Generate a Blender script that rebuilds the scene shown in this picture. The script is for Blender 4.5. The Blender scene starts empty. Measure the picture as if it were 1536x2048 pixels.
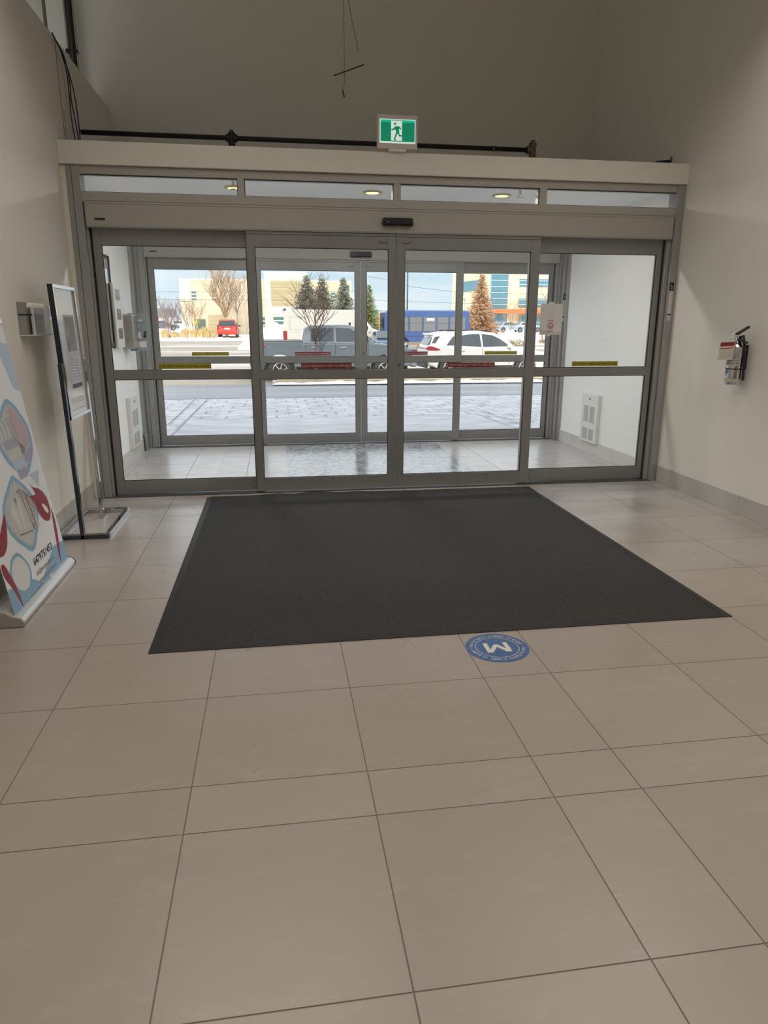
import bpy, bmesh, math, random
from mathutils import Vector, Matrix
random.seed(4)
S = bpy.context.scene
COL = S.collection
R = math.radians
# ------------------------------------------------------------------ camera
cam_d = bpy.data.cameras.new('camera')
cam = bpy.data.objects.new('camera', cam_d); COL.objects.link(cam)
S.camera = cam
yaw, pitch, roll = R(8.69957), R(15.00053), R(0.13576)
FW = Vector((math.sin(yaw)*math.cos(pitch), math.cos(yaw)*math.cos(pitch), -math.sin(pitch)))
r0 = Vector((math.cos(yaw), -math.sin(yaw), 0)); u0 = r0.cross(FW)
RT = math.cos(roll)*r0 + math.sin(roll)*u0; UP = -math.sin(roll)*r0 + math.cos(roll)*u0
m = Matrix((RT, UP, -FW)).transposed().to_4x4(); m.translation = Vector((0, 0, 1.56))
cam.matrix_world = m
cam_d.sensor_fit = 'VERTICAL'; cam_d.sensor_height = 36.0
cam_d.lens = 1402.29/2048*36.0
cam_d.clip_start = 0.05; cam_d.clip_end = 2000
# ------------------------------------------------------------------ view, world, sun, lamps
S.view_settings.view_transform = 'Standard'; S.view_settings.look = 'None'
S.view_settings.gamma = 1.0; S.view_settings.use_curve_mapping = False
S.view_settings.exposure = 0.45
S.cycles.use_denoising = True
S.cycles.max_bounces = 14; S.cycles.diffuse_bounces = 6; S.cycles.glossy_bounces = 5
S.cycles.transparent_max_bounces = 24
S.cycles.sample_clamp_indirect = 6.0
W = bpy.data.worlds.new('sky'); S.world = W; W.use_nodes = True
nt = W.node_tree; nt.nodes.clear()
def N(nt, t, **k):
    n = nt.nodes.new(t)
    for a, b in k.items(): setattr(n, a, b)
    return n
wo = N(nt, 'ShaderNodeOutputWorld'); bg = N(nt, 'ShaderNodeBackground')
tc = N(nt, 'ShaderNodeTexCoord'); sp = N(nt, 'ShaderNodeSeparateXYZ'); cr = N(nt, 'ShaderNodeValToRGB')
nt.links.new(tc.outputs['Generated'], sp.inputs[0]); nt.links.new(sp.outputs['Z'], cr.inputs[0])
e = cr.color_ramp.elements
e[0].position = 0.0; e[0].color = (0.70, 0.78, 0.82, 1)
e[1].position = 0.075; e[1].color = (0.54, 0.69, 0.80, 1)
x = e.new(0.22); x.color = (1.12, 1.2, 1.3, 1)
x = e.new(0.55); x.color = (1.25, 1.3, 1.4, 1)
x = e.new(1.0); x.color = (1.5, 1.55, 1.62, 1)
nz = N(nt, 'ShaderNodeTexNoise'); mp = N(nt, 'ShaderNodeMapping'); mp.inputs['Scale'].default_value = (2.2, 2.2, 11)
nz.inputs['Scale'].default_value = 2.2; nz.inputs['Detail'].default_value = 5
nt.links.new(tc.outputs['Generated'], mp.inputs[0]); nt.links.new(mp.outputs[0], nz.inputs['Vector'])
c2 = N(nt, 'ShaderNodeValToRGB'); c2.color_ramp.elements[0].position = 0.45; c2.color_ramp.elements[1].position = 0.68
nt.links.new(nz.outputs[0], c2.inputs[0])
mx = N(nt, 'ShaderNodeMix', data_type='RGBA', blend_type='ADD')
nt.links.new(c2.outputs[0], mx.inputs['Factor']); nt.links.new(cr.outputs[0], mx.inputs[6]); mx.inputs[7].default_value = (0.20, 0.11, 0.05, 1)
nt.links.new(mx.outputs[2], bg.inputs[0]); bg.inputs[1].default_value = 1.0
nt.links.new(bg.outputs[0], wo.inputs[0])

def light(name, kind, loc, energy, color, rot=(0, 0, 0), size=(1, 1), spread=None):
    l = bpy.data.lights.new(name, kind); o = bpy.data.objects.new(name, l); COL.objects.link(o)
    o.location = loc; o.rotation_euler = rot; l.energy = energy; l.color = color
    if kind == 'AREA':
        l.shape = 'RECTANGLE'; l.size, l.size_y = size
        if spread: l.spread = spread
    return o
sun = light('sun', 'SUN', (0, -20, 30), 2.15, (1.0, 0.87, 0.68))
sun.rotation_euler = Vector((-0.22, -0.85, 0.47)).to_track_quat('Z', 'Y').to_euler()
sun.data.angle = R(0.6)
for lx, ly, lz, en, sd in ((-0.2, 2.0, 4.16, 15, 140), (2.6, 2.0, 4.16, 15, 140), (-0.2, -0.9, 4.16, 15, 150), (2.6, -0.9, 4.16, 15, 150), (-0.2, 4.3, 4.0, 15, 150), (2.6, 4.3, 4.0, 15, 150)):  # last pair, nearest the doors, is unseen fill added to brighten the floor
    light('hall_lamp_and_fill', 'AREA', (lx, ly, lz), en, (1.0, 0.925, 0.835), size=(2.0, 2.4) if ly > 4 else (1.2, 0.6), spread=R(sd))
VEST_LAMPS = [(1.014, 7.43), (2.324, 7.39), (-0.318, 7.40)]

# ------------------------------------------------------------------ materials
MATS = {}
def mat(name, col=(.5, .5, .5), rough=.5, metal=0., noise=0., nscale=8., emit=None, estr=1., bump=0., bscale=60., spec=None, coat=0., stretch=None):
    if name in MATS: return MATS[name]
    M = bpy.data.materials.new(name); M.use_nodes = True; t = M.node_tree; b = t.nodes['Principled BSDF']
    b.inputs['Base Color'].default_value = (*col, 1); b.inputs['Roughness'].default_value = rough; b.inputs['Metallic'].default_value = metal
    if spec is not None: b.inputs['Specular IOR Level'].default_value = spec
    if coat: b.inputs['Coat Weight'].default_value = coat; b.inputs['Coat Roughness'].default_value = .08
    co = N(t, 'ShaderNodeTexCoord'); src = co.outputs['Object']
    if stretch:
        mm = N(t, 'ShaderNodeMapping'); mm.inputs['Scale'].default_value = stretch; t.links.new(src, mm.inputs[0]); src = mm.outputs[0]
    if noise:
        n = N(t, 'ShaderNodeTexNoise'); n.inputs['Scale'].default_value = nscale; n.inputs['Detail'].default_value = 6
        t.links.new(src, n.inputs['Vector'])
        r = N(t, 'ShaderNodeValToRGB'); a, bb = r.color_ramp.elements; a.position = .3; bb.position = .7
        a.color = (*[max(0, c*(1-noise)) for c in col], 1); bb.color = (*[c*(1+noise) for c in col], 1)
        t.links.new(n.outputs[0], r.inputs[0]); t.links.new(r.outputs[0], b.inputs['Base Color'])
    if bump:
        n = N(t, 'ShaderNodeTexNoise'); n.inputs['Scale'].default_value = bscale; n.inputs['Detail'].default_value = 4
        t.links.new(src, n.inputs['Vector']); bp = N(t, 'ShaderNodeBump'); bp.inputs['Strength'].default_value = bump; bp.inputs['Distance'].default_value = .01
        t.links.new(n.outputs[0], bp.inputs['Height']); t.links.new(bp.outputs[0], b.inputs['Normal'])
    if emit: b.inputs['Emission Color'].default_value = (*emit, 1); b.inputs['Emission Strength'].default_value = estr
    MATS[name] = M; return M
def glass_mat(name, tint, base=.035):
    M = bpy.data.materials.new(name); M.use_nodes = True; t = M.node_tree; t.nodes.clear()
    o = N(t, 'ShaderNodeOutputMaterial'); a = N(t, 'ShaderNodeBsdfTransparent'); g = N(t, 'ShaderNodeBsdfGlossy'); mxx = N(t, 'ShaderNodeMixShader')
    a.inputs[0].default_value = (*tint, 1); g.inputs['Roughness'].default_value = .01; g.inputs[0].default_value = (.95, .97, 1, 1)
    lw_ = N(t, 'ShaderNodeLayerWeight'); lw_.inputs[0].default_value = .5
    f = N(t, 'ShaderNodeMath', operation='POWER'); f.inputs[1].default_value = 5; t.links.new(lw_.outputs['Facing'], f.inputs[0])
    f2 = N(t, 'ShaderNodeMath', operation='MULTIPLY_ADD'); f2.inputs[1].default_value = 1-base; f2.inputs[2].default_value = base; t.links.new(f.outputs[0], f2.inputs[0])
    t.links.new(f2.outputs[0], mxx.inputs[0]); t.links.new(a.outputs[0], mxx.inputs[1]); t.links.new(g.outputs[0], mxx.inputs[2]); t.links.new(mxx.outputs[0], o.inputs[0])
    MATS[name] = M; return M
PAINT = mat('wall_paint', (.79, .755, .69), .75, noise=.02, nscale=1.5, bump=.05, bscale=180)
VPAINT = mat('vestibule_paint', (.88, .88, .86), .7, noise=.015, nscale=2, bump=.04, bscale=150)
CEILM = mat('ceiling_paint', (.88, .88, .88), .8)
ALU = mat('anodised_aluminium', (.275, .28, .275), .42, .4, noise=.03, nscale=30, stretch=(1, 1, .05))
JALU = mat('satin_jamb_aluminium', (.36, .36, .35), .45, .35, noise=.03, nscale=30, stretch=(1, 1, .05))
HALU = mat('lit_header_aluminium', (.42, .405, .375), .55, .15, noise=.02, nscale=30, stretch=(.05, 1, 1))  # lighter copy of the leaf metal; lamp light put into its colour
ALUD = mat('aluminium_track', (.09, .09, .09), .5, .3)
GASK = mat('black_gasket', (.012, .012, .012), .5)
GLASS = glass_mat('door_glass', (.975, .985, .985))
ACRYL = glass_mat('clear_acrylic', (.97, .98, .98))
BTILE = mat('baseboard_tile', (.50, .475, .44), .45, noise=.06, nscale=3)
GROUT = mat('grout', (.16, .145, .13), .9)
CHROME = mat('chrome', (.56, .57, .59), .12, 1.0)
CHROME_DARKREFL = mat('dark_reflection_chrome', (.10, .11, .125), .22, .9)  # same chrome, with the dark hall's reflection put into the colour
BLACKP = mat('black_plastic', (.015, .016, .018), .35)
BLACKI = mat('black_pipe', (.018, .016, .014), .45, .3, noise=.4, nscale=20)
BRASS = mat('worn_bronze', (.13, .10, .07), .4, .6, noise=.3, nscale=40)
WHITE = mat('white_plastic', (.80, .80, .78), .45)
PAPER = mat('white_paper', (.78, .78, .78), .8)
INK = mat('black_ink', (.02, .02, .025), .6)
GINK = mat('grey_ink', (.30, .30, .32), .7)
SNOW = mat('snow', (.86, .88, .92), .65, noise=.05, nscale=2.5, bump=.35, bscale=14)
TYRE = mat('tyre_rubber', (.03, .03, .032), .8)
RIM = mat('rim_alloy', (.55, .56, .58), .3, .8)
CARGL = mat('tinted_car_glass', (.03, .045, .055), .06, 0, spec=.8)

# floor tile: salt-dusted porcelain, daylight sheen painted in near the doors
def tile_mat():
    M = mat('porcelain_tile', (.36, .31, .27), .36, spec=.7, coat=.25); t = M.node_tree; b = t.nodes['Principled BSDF']
    co = N(t, 'ShaderNodeTexCoord'); ge = N(t, 'ShaderNodeNewGeometry')
    def noise(scale, det, st=None, rough=.55):
        n = N(t, 'ShaderNodeTexNoise'); n.inputs['Scale'].default_value = scale; n.inputs['Detail'].default_value = det; n.inputs['Roughness'].default_value = rough
        s = co.outputs['Object']
        if st:
            mm = N(t, 'ShaderNodeMapping'); mm.inputs['Scale'].default_value = st; t.links.new(s, mm.inputs[0]); s = mm.outputs[0]
        t.links.new(s, n.inputs['Vector']); return n.outputs[0]
    def ramp(src, p0, p1, c0=(0, 0, 0, 1), c1=(1, 1, 1, 1)):
        r = N(t, 'ShaderNodeValToRGB'); a, q = r.color_ramp.elements; a.position = p0; q.position = p1; a.color = c0; q.color = c1
        t.links.new(src, r.inputs[0]); return r.outputs[0]
    def mix(f, a, bcol, fac=None, bt='MIX'):
        n = N(t, 'ShaderNodeMix', data_type='RGBA', blend_type=bt)
        if fac is not None:
            q = N(t, 'ShaderNodeMath', operation='MULTIPLY'); q.inputs[1].default_value = fac; t.links.new(f, q.inputs[0]); f = q.outputs[0]
        t.links.new(f, n.inputs['Factor'])
        for k, c in ((6, a), (7, bcol)):
            if isinstance(c, tuple): n.inputs[k].default_value = c
            else: t.links.new(c, n.inputs[k])
        return n.outputs[2]
    base = mix(ge.outputs['Random Per Island'], (.310, .264, .230, 1), (.335, .287, .250, 1))
    base = mix(noise(1.3, 4), base, (.36, .31, .275, 1), .35)
    dust_sheen = mix(ramp(noise(3.2, 9, (1, 2.2, 1), .72), .53, .74), base, (.50, .47, .44, 1), .22)
    specks = ramp(noise(95, 3), .70, .76)
    patches = ramp(noise(2.1, 5), .50, .66)
    mm2 = N(t, 'ShaderNodeMath', operation='MULTIPLY'); t.links.new(specks, mm2.inputs[0]); t.links.new(patches, mm2.inputs[1])
    b.inputs['Coat Roughness'].default_value = .28
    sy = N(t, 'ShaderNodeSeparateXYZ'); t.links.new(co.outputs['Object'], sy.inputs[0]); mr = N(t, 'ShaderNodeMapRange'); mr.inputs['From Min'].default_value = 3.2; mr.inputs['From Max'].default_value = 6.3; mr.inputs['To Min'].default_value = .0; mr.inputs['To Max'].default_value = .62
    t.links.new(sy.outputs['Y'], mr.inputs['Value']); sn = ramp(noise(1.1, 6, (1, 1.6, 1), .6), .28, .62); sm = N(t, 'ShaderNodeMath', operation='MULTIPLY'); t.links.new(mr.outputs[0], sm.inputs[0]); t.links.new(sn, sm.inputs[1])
    dust_sheen = mix(sm.outputs[0], dust_sheen, (.60, .61, .62, 1))  # salt residue plus daylight sheen, painted stronger toward the doors
    out = mix(mm2.outputs[0], dust_sheen, (.62, .60, .57, 1), .75)
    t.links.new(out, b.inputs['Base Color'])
    rr = ramp(noise(2.4, 7, None, .65), .35, .7, (.27, .27, .27, 1), (.35, .35, .35, 1)); t.links.new(rr, b.inputs['Roughness'])
    return M
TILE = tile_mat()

# ------------------------------------------------------------------ mesh builder
WL = {}
FONTS = {}
class MB:
    def __init__(s): s.v = []; s.f = []; s.mi = []; s.m = []; s.sm = []
    def _m(s, m):
        if m not in s.m: s.m.append(m)
        return s.m.index(m)
    def add(s, vs, fs, m, smooth=False):
        k = len(s.v); s.v += [tuple(p) for p in vs]; i = s._m(m)
        for f in fs: s.f.append([a+k for a in f]); s.mi.append(i); s.sm.append(smooth)
        return s
    def box(s, a, b, m):
        (x0, y0, z0), (x1, y1, z1) = a, b
        vs = [(x0, y0, z0), (x1, y0, z0), (x1, y1, z0), (x0, y1, z0), (x0, y0, z1), (x1, y0, z1), (x1, y1, z1), (x0, y1, z1)]
        return s.add(vs, [(0, 3, 2, 1), (4, 5, 6, 7), (0, 1, 5, 4), (1, 2, 6, 5), (2, 3, 7, 6), (3, 0, 4, 7)], m)
    def poly(s, pts, m): return s.add(pts, [tuple(range(len(pts)))], m)
    def ring(s, p, ax, r, n):
        ax = Vector(ax).normalized(); u = ax.orthogonal().normalized(); w = ax.cross(u)
        return [Vector(p) + r*(math.cos(2*math.pi*i/n)*u + math.sin(2*math.pi*i/n)*w) for i in range(n)]
    def cyl(s, p0, p1, r, m, r2=None, n=16, caps=True, smooth=True):
        if r2 is None: r2 = r
        ax = Vector(p1)-Vector(p0); A = s.ring(p0, ax, r, n); B = s.ring(p1, ax, r2, n)
        fs = [(i, (i+1) % n, n+(i+1) % n, n+i) for i in range(n)]
        s.add(A+B, fs, m, smooth)
        if caps:
            s.add(A, [tuple(range(n-1, -1, -1))], m); s.add(B, [tuple(range(n))], m)
        return s
    def tube(s, pts, r, m, n=8):
        pts = [Vector(p) for p in pts]; rs = r if isinstance(r, (list, tuple)) else [r]*len(pts)
        V = []; ref = None
        for i, p in enumerate(pts):
            d = (pts[min(i+1, len(pts)-1)]-pts[max(i-1, 0)]).normalized()
            if ref is None: ref = d.orthogonal().normalized()
            u = (ref - ref.dot(d)*d)
            u = u.normalized() if u.length > 1e-6 else d.orthogonal().normalized()
            ref = u; w = d.cross(u)
            V += [p + rs[i]*(math.cos(2*math.pi*k/n)*u+math.sin(2*math.pi*k/n)*w) for k in range(n)]
        F = []
        for i in range(len(pts)-1):
            for k in range(n): F.append((i*n+k, i*n+(k+1) % n, (i+1)*n+(k+1) % n, (i+1)*n+k))
        F.append(tuple(range(n-1, -1, -1))); F.append(tuple((len(pts)-1)*n+k for k in range(n)))
        return s.add(V, F, m, True)
    def lathe(s, prof, c, m, axis='z', n=24):
        V = []
        for r, h in prof:
            for k in range(n):
                a = 2*math.pi*k/n; x, y = r*math.cos(a), r*math.sin(a)
                V.append((c[0]+x, c[1]+y, c[2]+h) if axis == 'z' else ((c[0]+x, c[1]+h, c[2]+y) if axis == 'y' else (c[0]+h, c[1]+x, c[2]+y)))
        F = [(i*n+k, i*n+(k+1) % n, (i+1)*n+(k+1) % n, (i+1)*n+k) for i in range(len(prof)-1) for k in range(n)]
        return s.add(V, F, m, True)
    def prism(s, pts, axis, a, b, m):
        def P(p, h): return {'x': (h, p[0], p[1]), 'y': (p[0], h, p[1]), 'z': (p[0], p[1], h)}[axis]
        n = len(pts); V = [P(p, a) for p in pts]+[P(p, b) for p in pts]
        return s.add(V, [tuple(range(n-1, -1, -1)), tuple(range(n, 2*n))]+[(i, (i+1) % n, n+(i+1) % n, n+i) for i in range(n)], m)
    def text(s, txt, size, org, xd, yd, m, align='LEFT', bold=0., width=None, shear=0.):
        key = (txt, bold, shear)
        if key not in FONTS:
            c = bpy.data.curves.new('t', 'FONT'); c.body = txt; c.size = 1; c.offset = bold; c.shear = shear; c.resolution_u = 2
            o = bpy.data.objects.new('t', c); COL.objects.link(o); dg = bpy.context.evaluated_depsgraph_get()
            me = o.evaluated_get(dg).to_mesh(); FONTS[key] = ([v.co[:2] for v in me.vertices], [tuple(p.vertices) for p in me.polygons])
            o.evaluated_get(dg).to_mesh_clear(); bpy.data.objects.remove(o); bpy.data.curves.remove(c)
        vs, fs = FONTS[key]
        if not vs: return s
        x0 = min(v[0] for v in vs); x1 = max(v[0] for v in vs); w = x1-x0
        sx = width/w if width else size
        off = {'LEFT': -x0, 'CENTER': -(x0+x1)/2, 'RIGHT': -x1}[align]
        xd = Vector(xd).normalized(); yd = Vector(yd).normalized(); org = Vector(org)
        return s.add([org+xd*(v[0]+off)*sx+yd*v[1]*size for v in vs], fs, m)
    def build(s, name, parent=None, bevel=0., loc=None, local=False, seg=2, angle=40, subs=0):
        me = bpy.data.meshes.new(name)
        if parent is None:
            if loc is None:
                xs = [v[0] for v in s.v]; ys = [v[1] for v in s.v]; zs = [v[2] for v in s.v]
                loc = ((min(xs)+max(xs))/2, (min(ys)+max(ys))/2, min(zs))
            off = Vector((0, 0, 0)) if local else Vector(loc)
        else: off = Vector((0, 0, 0)) if local else WL[parent.name]
        me.from_pydata([tuple(Vector(v)-off) for v in s.v], [], s.f)
        for mm in s.m: me.materials.append(mm)
        me.polygons.foreach_set('material_index', s.mi); me.polygons.foreach_set('use_smooth', s.sm)
        me.update()
        o = bpy.data.objects.new(name, me); COL.objects.link(o)
        if parent is not None: o.parent = parent; WL[o.name] = WL[parent.name]
        else: o.location = loc; WL[o.name] = Vector(loc)
        if bevel:
            b = o.modifiers.new('bevel', 'BEVEL'); b.width = bevel; b.segments = seg; b.limit_method = 'ANGLE'; b.angle_limit = R(angle)
        return o
def tag(o, label, cat, group=None):
    o['label'] = label; o['category'] = cat
    if group: o['group'] = group
    return o
def thing(name, label, cat, loc, rz=0., group=None):
    o = bpy.data.objects.new(name, None); COL.objects.link(o); o.location = loc; o.rotation_euler = (0, 0, rz); o.empty_display_size = .1
    WL[o.name] = Vector(loc); return tag(o, label, cat, group)
def struct(o): o['kind'] = 'structure'; return o
def sroot(name, loc):
    o = bpy.data.objects.new(name, None); COL.objects.link(o); o.location = loc; WL[o.name] = Vector(loc); o['kind'] = 'structure'; return o
def copy_tree(o, parent=None):
    c = o.copy(); COL.objects.link(c); c.parent = parent; WL[c.name] = WL[o.name]
    for ch in o.children: copy_tree(ch, c)
    return c

# ------------------------------------------------------------------ dimensions
XL, XR = -1.687, 3.864          # side walls
D, E = 6.62, 9.357              # inner and outer door planes
TY = [9.62, 23.3, 28, 50, 70, 84, 120, 500]; TZ = [0, -.38, -.40, -.22, .15, .43, .62, 2.0]
def tz(y):
    if y <= TY[0]: return -.02
    for i in range(len(TY)-1):
        if y <= TY[i+1]: return TZ[i]+(TZ[i+1]-TZ[i])*(y-TY[i])/(TY[i+1]-TY[i])
    return TZ[-1]

# ------------------------------------------------------------------ floor
cols = [-4.02, -3.42, -2.81, -2.2, -1.59, -.968, -.341, .276, .89, 1.21, 1.825, 2.44, 3.07, 3.69, 4.3]
rows = [-6.0, -5.4, -4.79, -4.18, -3.57, -2.96, -2.35, -1.74, -1.13, -.52, .09, .70, 1.31, 1.95, 2.188, 2.796, 3.395, 4.004, 4.62, 5.25, 5.875, 6.46, 6.70]
fl = MB(); g = .0022
x_lo, x_hi = XL, XR+.02
def tiles(mb, cs, rs, xa, xb, z, m, g=g, skip=None):
    for i in range(len(cs)-1):
        for j in range(len(rs)-1):
            a, b = max(cs[i], xa), min(cs[i+1], xb)
            if b-a < .02: continue
            if skip and skip((a+b)/2, (rs[j]+rs[j+1])/2): continue
            mb.box((a+g, rs[j]+g, z-.008), (b-g, rs[j+1]-g, z), m)
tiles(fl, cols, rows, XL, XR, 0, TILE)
fl.box((XL-.1, -6.1, -.06), (XR+.1, 6.70, -.0015), GROUT)
struct(fl.build('floor', loc=(0, 0, 0)))
vf = MB(); vrows = [6.70, 6.97, 7.58, 8.185, 8.76, 9.62]
VT = mat('vestibule_tile', (.46, .45, .44), .26, noise=.10, nscale=4, stretch=(1, 2.5, 1))
tiles(vf, [c for c in cols if c not in (.89, 1.21, 1.825)], vrows, XL, XR, 0, VT, skip=lambda x, y: .276 < x < 2.1)
tiles(vf, [1.825, 2.44], vrows, 2.10, 2.44, 0, VT)
vf.box((XL-.1, 6.70, -.06), (XR+.1, 9.70, -.0015), GROUT)
for y0, y1 in ((6.97, 7.28),): tiles(vf, [.276, .89, 1.5, 2.1], [6.70, 7.28], .276, 2.1, 0, VT)
tiles(vf, [.276, .89, 1.5, 2.1, 2.44], [9.30, 9.62], .276, 2.1, 0, VT)
struct(vf.build('floor_vestibule', loc=(1.1, 8, 0)))
# metal threshold strips under both sets of doors
for yy, nm in ((6.60, 'trim_1'), (9.34, 'trim_2')):
    struct(MB().box((XL+.1, yy, 0), (XR-.06, yy+.15, .008), ALUD).build(nm))

# ------------------------------------------------------------------ walls
def wall(name, a, b, m=PAINT): return struct(MB().box(a, b, m).build(name))
wall('wall_left', (XL-.12, -6, 0), (XL, 6.70, 3.82))
wall('wall_left_light_block', (XL-.12, -6, 3.82), (XL, 4.2, 7.6))  # unseen wall added to keep lamp light off the column
wall('wall_left_vestibule', (XL-.12, 6.70, 0), (XL, 9.5, 2.82), VPAINT)
wall('wall_left_over_vestibule', (XL-.12, 6.70, 2.82), (XL, 8.85, 3.82))
wall('wall_right', (XR, -6, 0), (XR+.15, 6.70, 7.6))
wall('wall_right_vestibule', (XR, 6.70, 0), (XR+.15, 9.5, 2.82), VPAINT)
wall('wall_right_over_vestibule', (XR, 6.70, 2.82), (XR+.15, 8.85, 7.6))
wall('wall_far_left', (-4.35, -6, 0), (-4.2, 8.85, 7.6))
wall('wall_back', (-4.35, -6.15, 0), (XR+.15, -6, 7.6))
wall('ceiling', (-4.35, -6, 4.2), (XR+.15, 3.6, 4.3), CEILM)
wall('ceiling_high', (-4.35, 3.6, 7.6), (XR+.15, 9.6, 7.75), CEILM)
wall('wall_soffit', (-4.35, 3.55, 4.3), (XR+.15, 3.65, 7.6), CEILM)
wall('ceiling_vestibule', (XL-.12, 6.80, 2.82), (XR+.15, 9.5, 2.90), CEILM)
fb = MB(); FAC = mat('facade_concrete', (.50, .48, .45), .9, noise=.08, nscale=.7)
fb.box((-26, 8.85, 2.95), (30, 9.5, 7.7), PAINT)
fb.box((-26, 9.0, -1), (XL-.12, 9.5, 2.95), FAC); fb.box((XR+.15, 9.0, -1), (30, 9.5, 2.95), FAC)
struct(fb.build('wall_front'))
struct(MB().box((XL, 6.585, 2.822), (XR, 6.80, 3.0), PAINT).build('wall_bulkhead', bevel=.006))
# drywall joint lines on the left wall above the door head
struct(MB().box((XL, 6.875, 2.90), (XL+.004, 6.882, 3.82), mat('joint_line', (.30, .27, .23), .9)).box((XL, 6.93, 2.90), (XL+.004, 6.935, 3.30), MATS['joint_line']).build('trim_3'))
# back-wall ledge behind the left wall end and steel column
struct(MB().box((-2.19, 8.72, 2.95), (-2.02, 8.85, 7.6), PAINT).box((-2.225, 8.72, 2.95), (-2.19, 8.85, 7.6), mat('column_recess', (.16, .14, .12), .9)).build('trim_4'))
# baseboards
def baseboard(name, x, sgn, ys, z=.16, m=BTILE):
    b = MB(); t = .011
    for i in range(len(ys)-1):
        xa, xb = (x, x+sgn*t) if sgn > 0 else (x+sgn*t, x)
        b.box((xa, ys[i]+.0015, .001), (xb, ys[i+1]-.0015, z), m)
    xa, xb = (x, x+sgn*(t-.003)) if sgn > 0 else (x+sgn*(t-.003), x)
    b.box((xa, ys[0], .0005), (xb, ys[-1], z-.001), GROUT)
    return struct(b.build(name, bevel=0))
lys = [-6, -5.4, -4.79, -4.18, -3.57, -2.96, -2.35, -1.74, -1.13, -.52, .09, .70, 1.31, 1.95, 2.56, 3.17, 3.78, 4.39, 5.0, 5.61, 6.2, 6.585]
rys = [-6, -5.4, -4.79, -4.18, -3.57, -2.96, -2.35, -1.74, -1.13, -.52, .09, .70, 1.31, 1.95, 2.188, 2.796, 3.395, 4.004, 4.62, 5.26, 5.875, 6.46, 6.595]
VB = mat('vestibule_baseboard', (.62, .60, .565), .4, noise=.05, nscale=3)
baseboard('baseboard_left', XL, 1, lys); baseboard('baseboard_right', XR, -1, rys)
baseboard('baseboard_left_vestibule', XL, 1, [6.76, 7.0, 7.6, 8.2, 8.8, 9.2], m=VB)
baseboard('baseboard_right_vestibule', XR, -1, [6.76, 6.98, 7.58, 8.18, 8.78, 9.2], m=VB)

# ------------------------------------------------------------------ sliding door units
def framed(mb, x0, x1, z0, z1, y0, y1, stile, openings, m=ALU, sr=None):
    """frame with two stiles and rails filling everything except the openings (list of z ranges)"""
    sr = sr or stile
    mb.box((x0, y0, z0), (x0+stile, y1, z1), m); mb.box((x1-sr, y0, z0), (x1, y1, z1), m)
    zc = z0
    for a, b in openings:
        mb.box((x0+stile, y0+.001, zc), (x1-sr, y1-.001, a), m); zc = b
    mb.box((x0+stile, y0+.001, zc), (x1-sr, y1-.001, z1), m)
def gasket(mb, x0, x1, z0, z1, y, t=.005):
    for yy in (y-.0035, y+.0035):
        ya, yb = yy-.002, yy+.002
        mb.box((x0, ya, z0), (x0+t, yb, z1), GASK); mb.box((x1-t, ya, z0), (x1, yb, z1), GASK)
        mb.box((x0, ya, z0), (x1, yb, z0+t), GASK); mb.box((x0, ya, z1-t), (x1, yb, z1), GASK)
OPS = [(.14, 1.07), (1.151, 2.21)]
def panel(name, x0, x1, gx0, gx1, y, lock=None, mould=True, zt=2.315):
    root = sroot(name, ((x0+x1)/2, y+.022, .012))
    f = MB(); framed(f, x0, x1, .018, zt, y, y+.045, gx0-x0, OPS, sr=x1-gx1)
    f.build('frame', root, bevel=.002)
    gk = MB()
    for a, b in OPS: gasket(gk, gx0, gx1, a, b, y+.012)
    gk.build('gasket', root)
    for a, b in OPS:
        MB().box((gx0-.003, y+.010, a-.003), (gx1+.003, y+.014, b+.003), GLASS).build('glass_pane', root)
    if lock:
        lx = lock; MB().cyl((lx, y-.006, 1.19), (lx, y, 1.19), .013, ALUD, n=20).cyl((lx, y-.008, 1.19), (lx, y-.006, 1.19), .006, CHROME, n=12).build('lock_cylinder', root)
    if mould:
        t = MB(); a = x0+.055 if lock else x1-.15
        t.box((a, y-.004, 2.262), (a+.065, y, 2.266), ALUD); t.box((a, y-.004, 2.266), (a+.003, y, 2.285), ALUD); t.box((a+.062, y-.004, 2.266), (a+.065, y, 2.285), ALUD)
        t.build('guide_notch', root)
    return root
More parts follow.
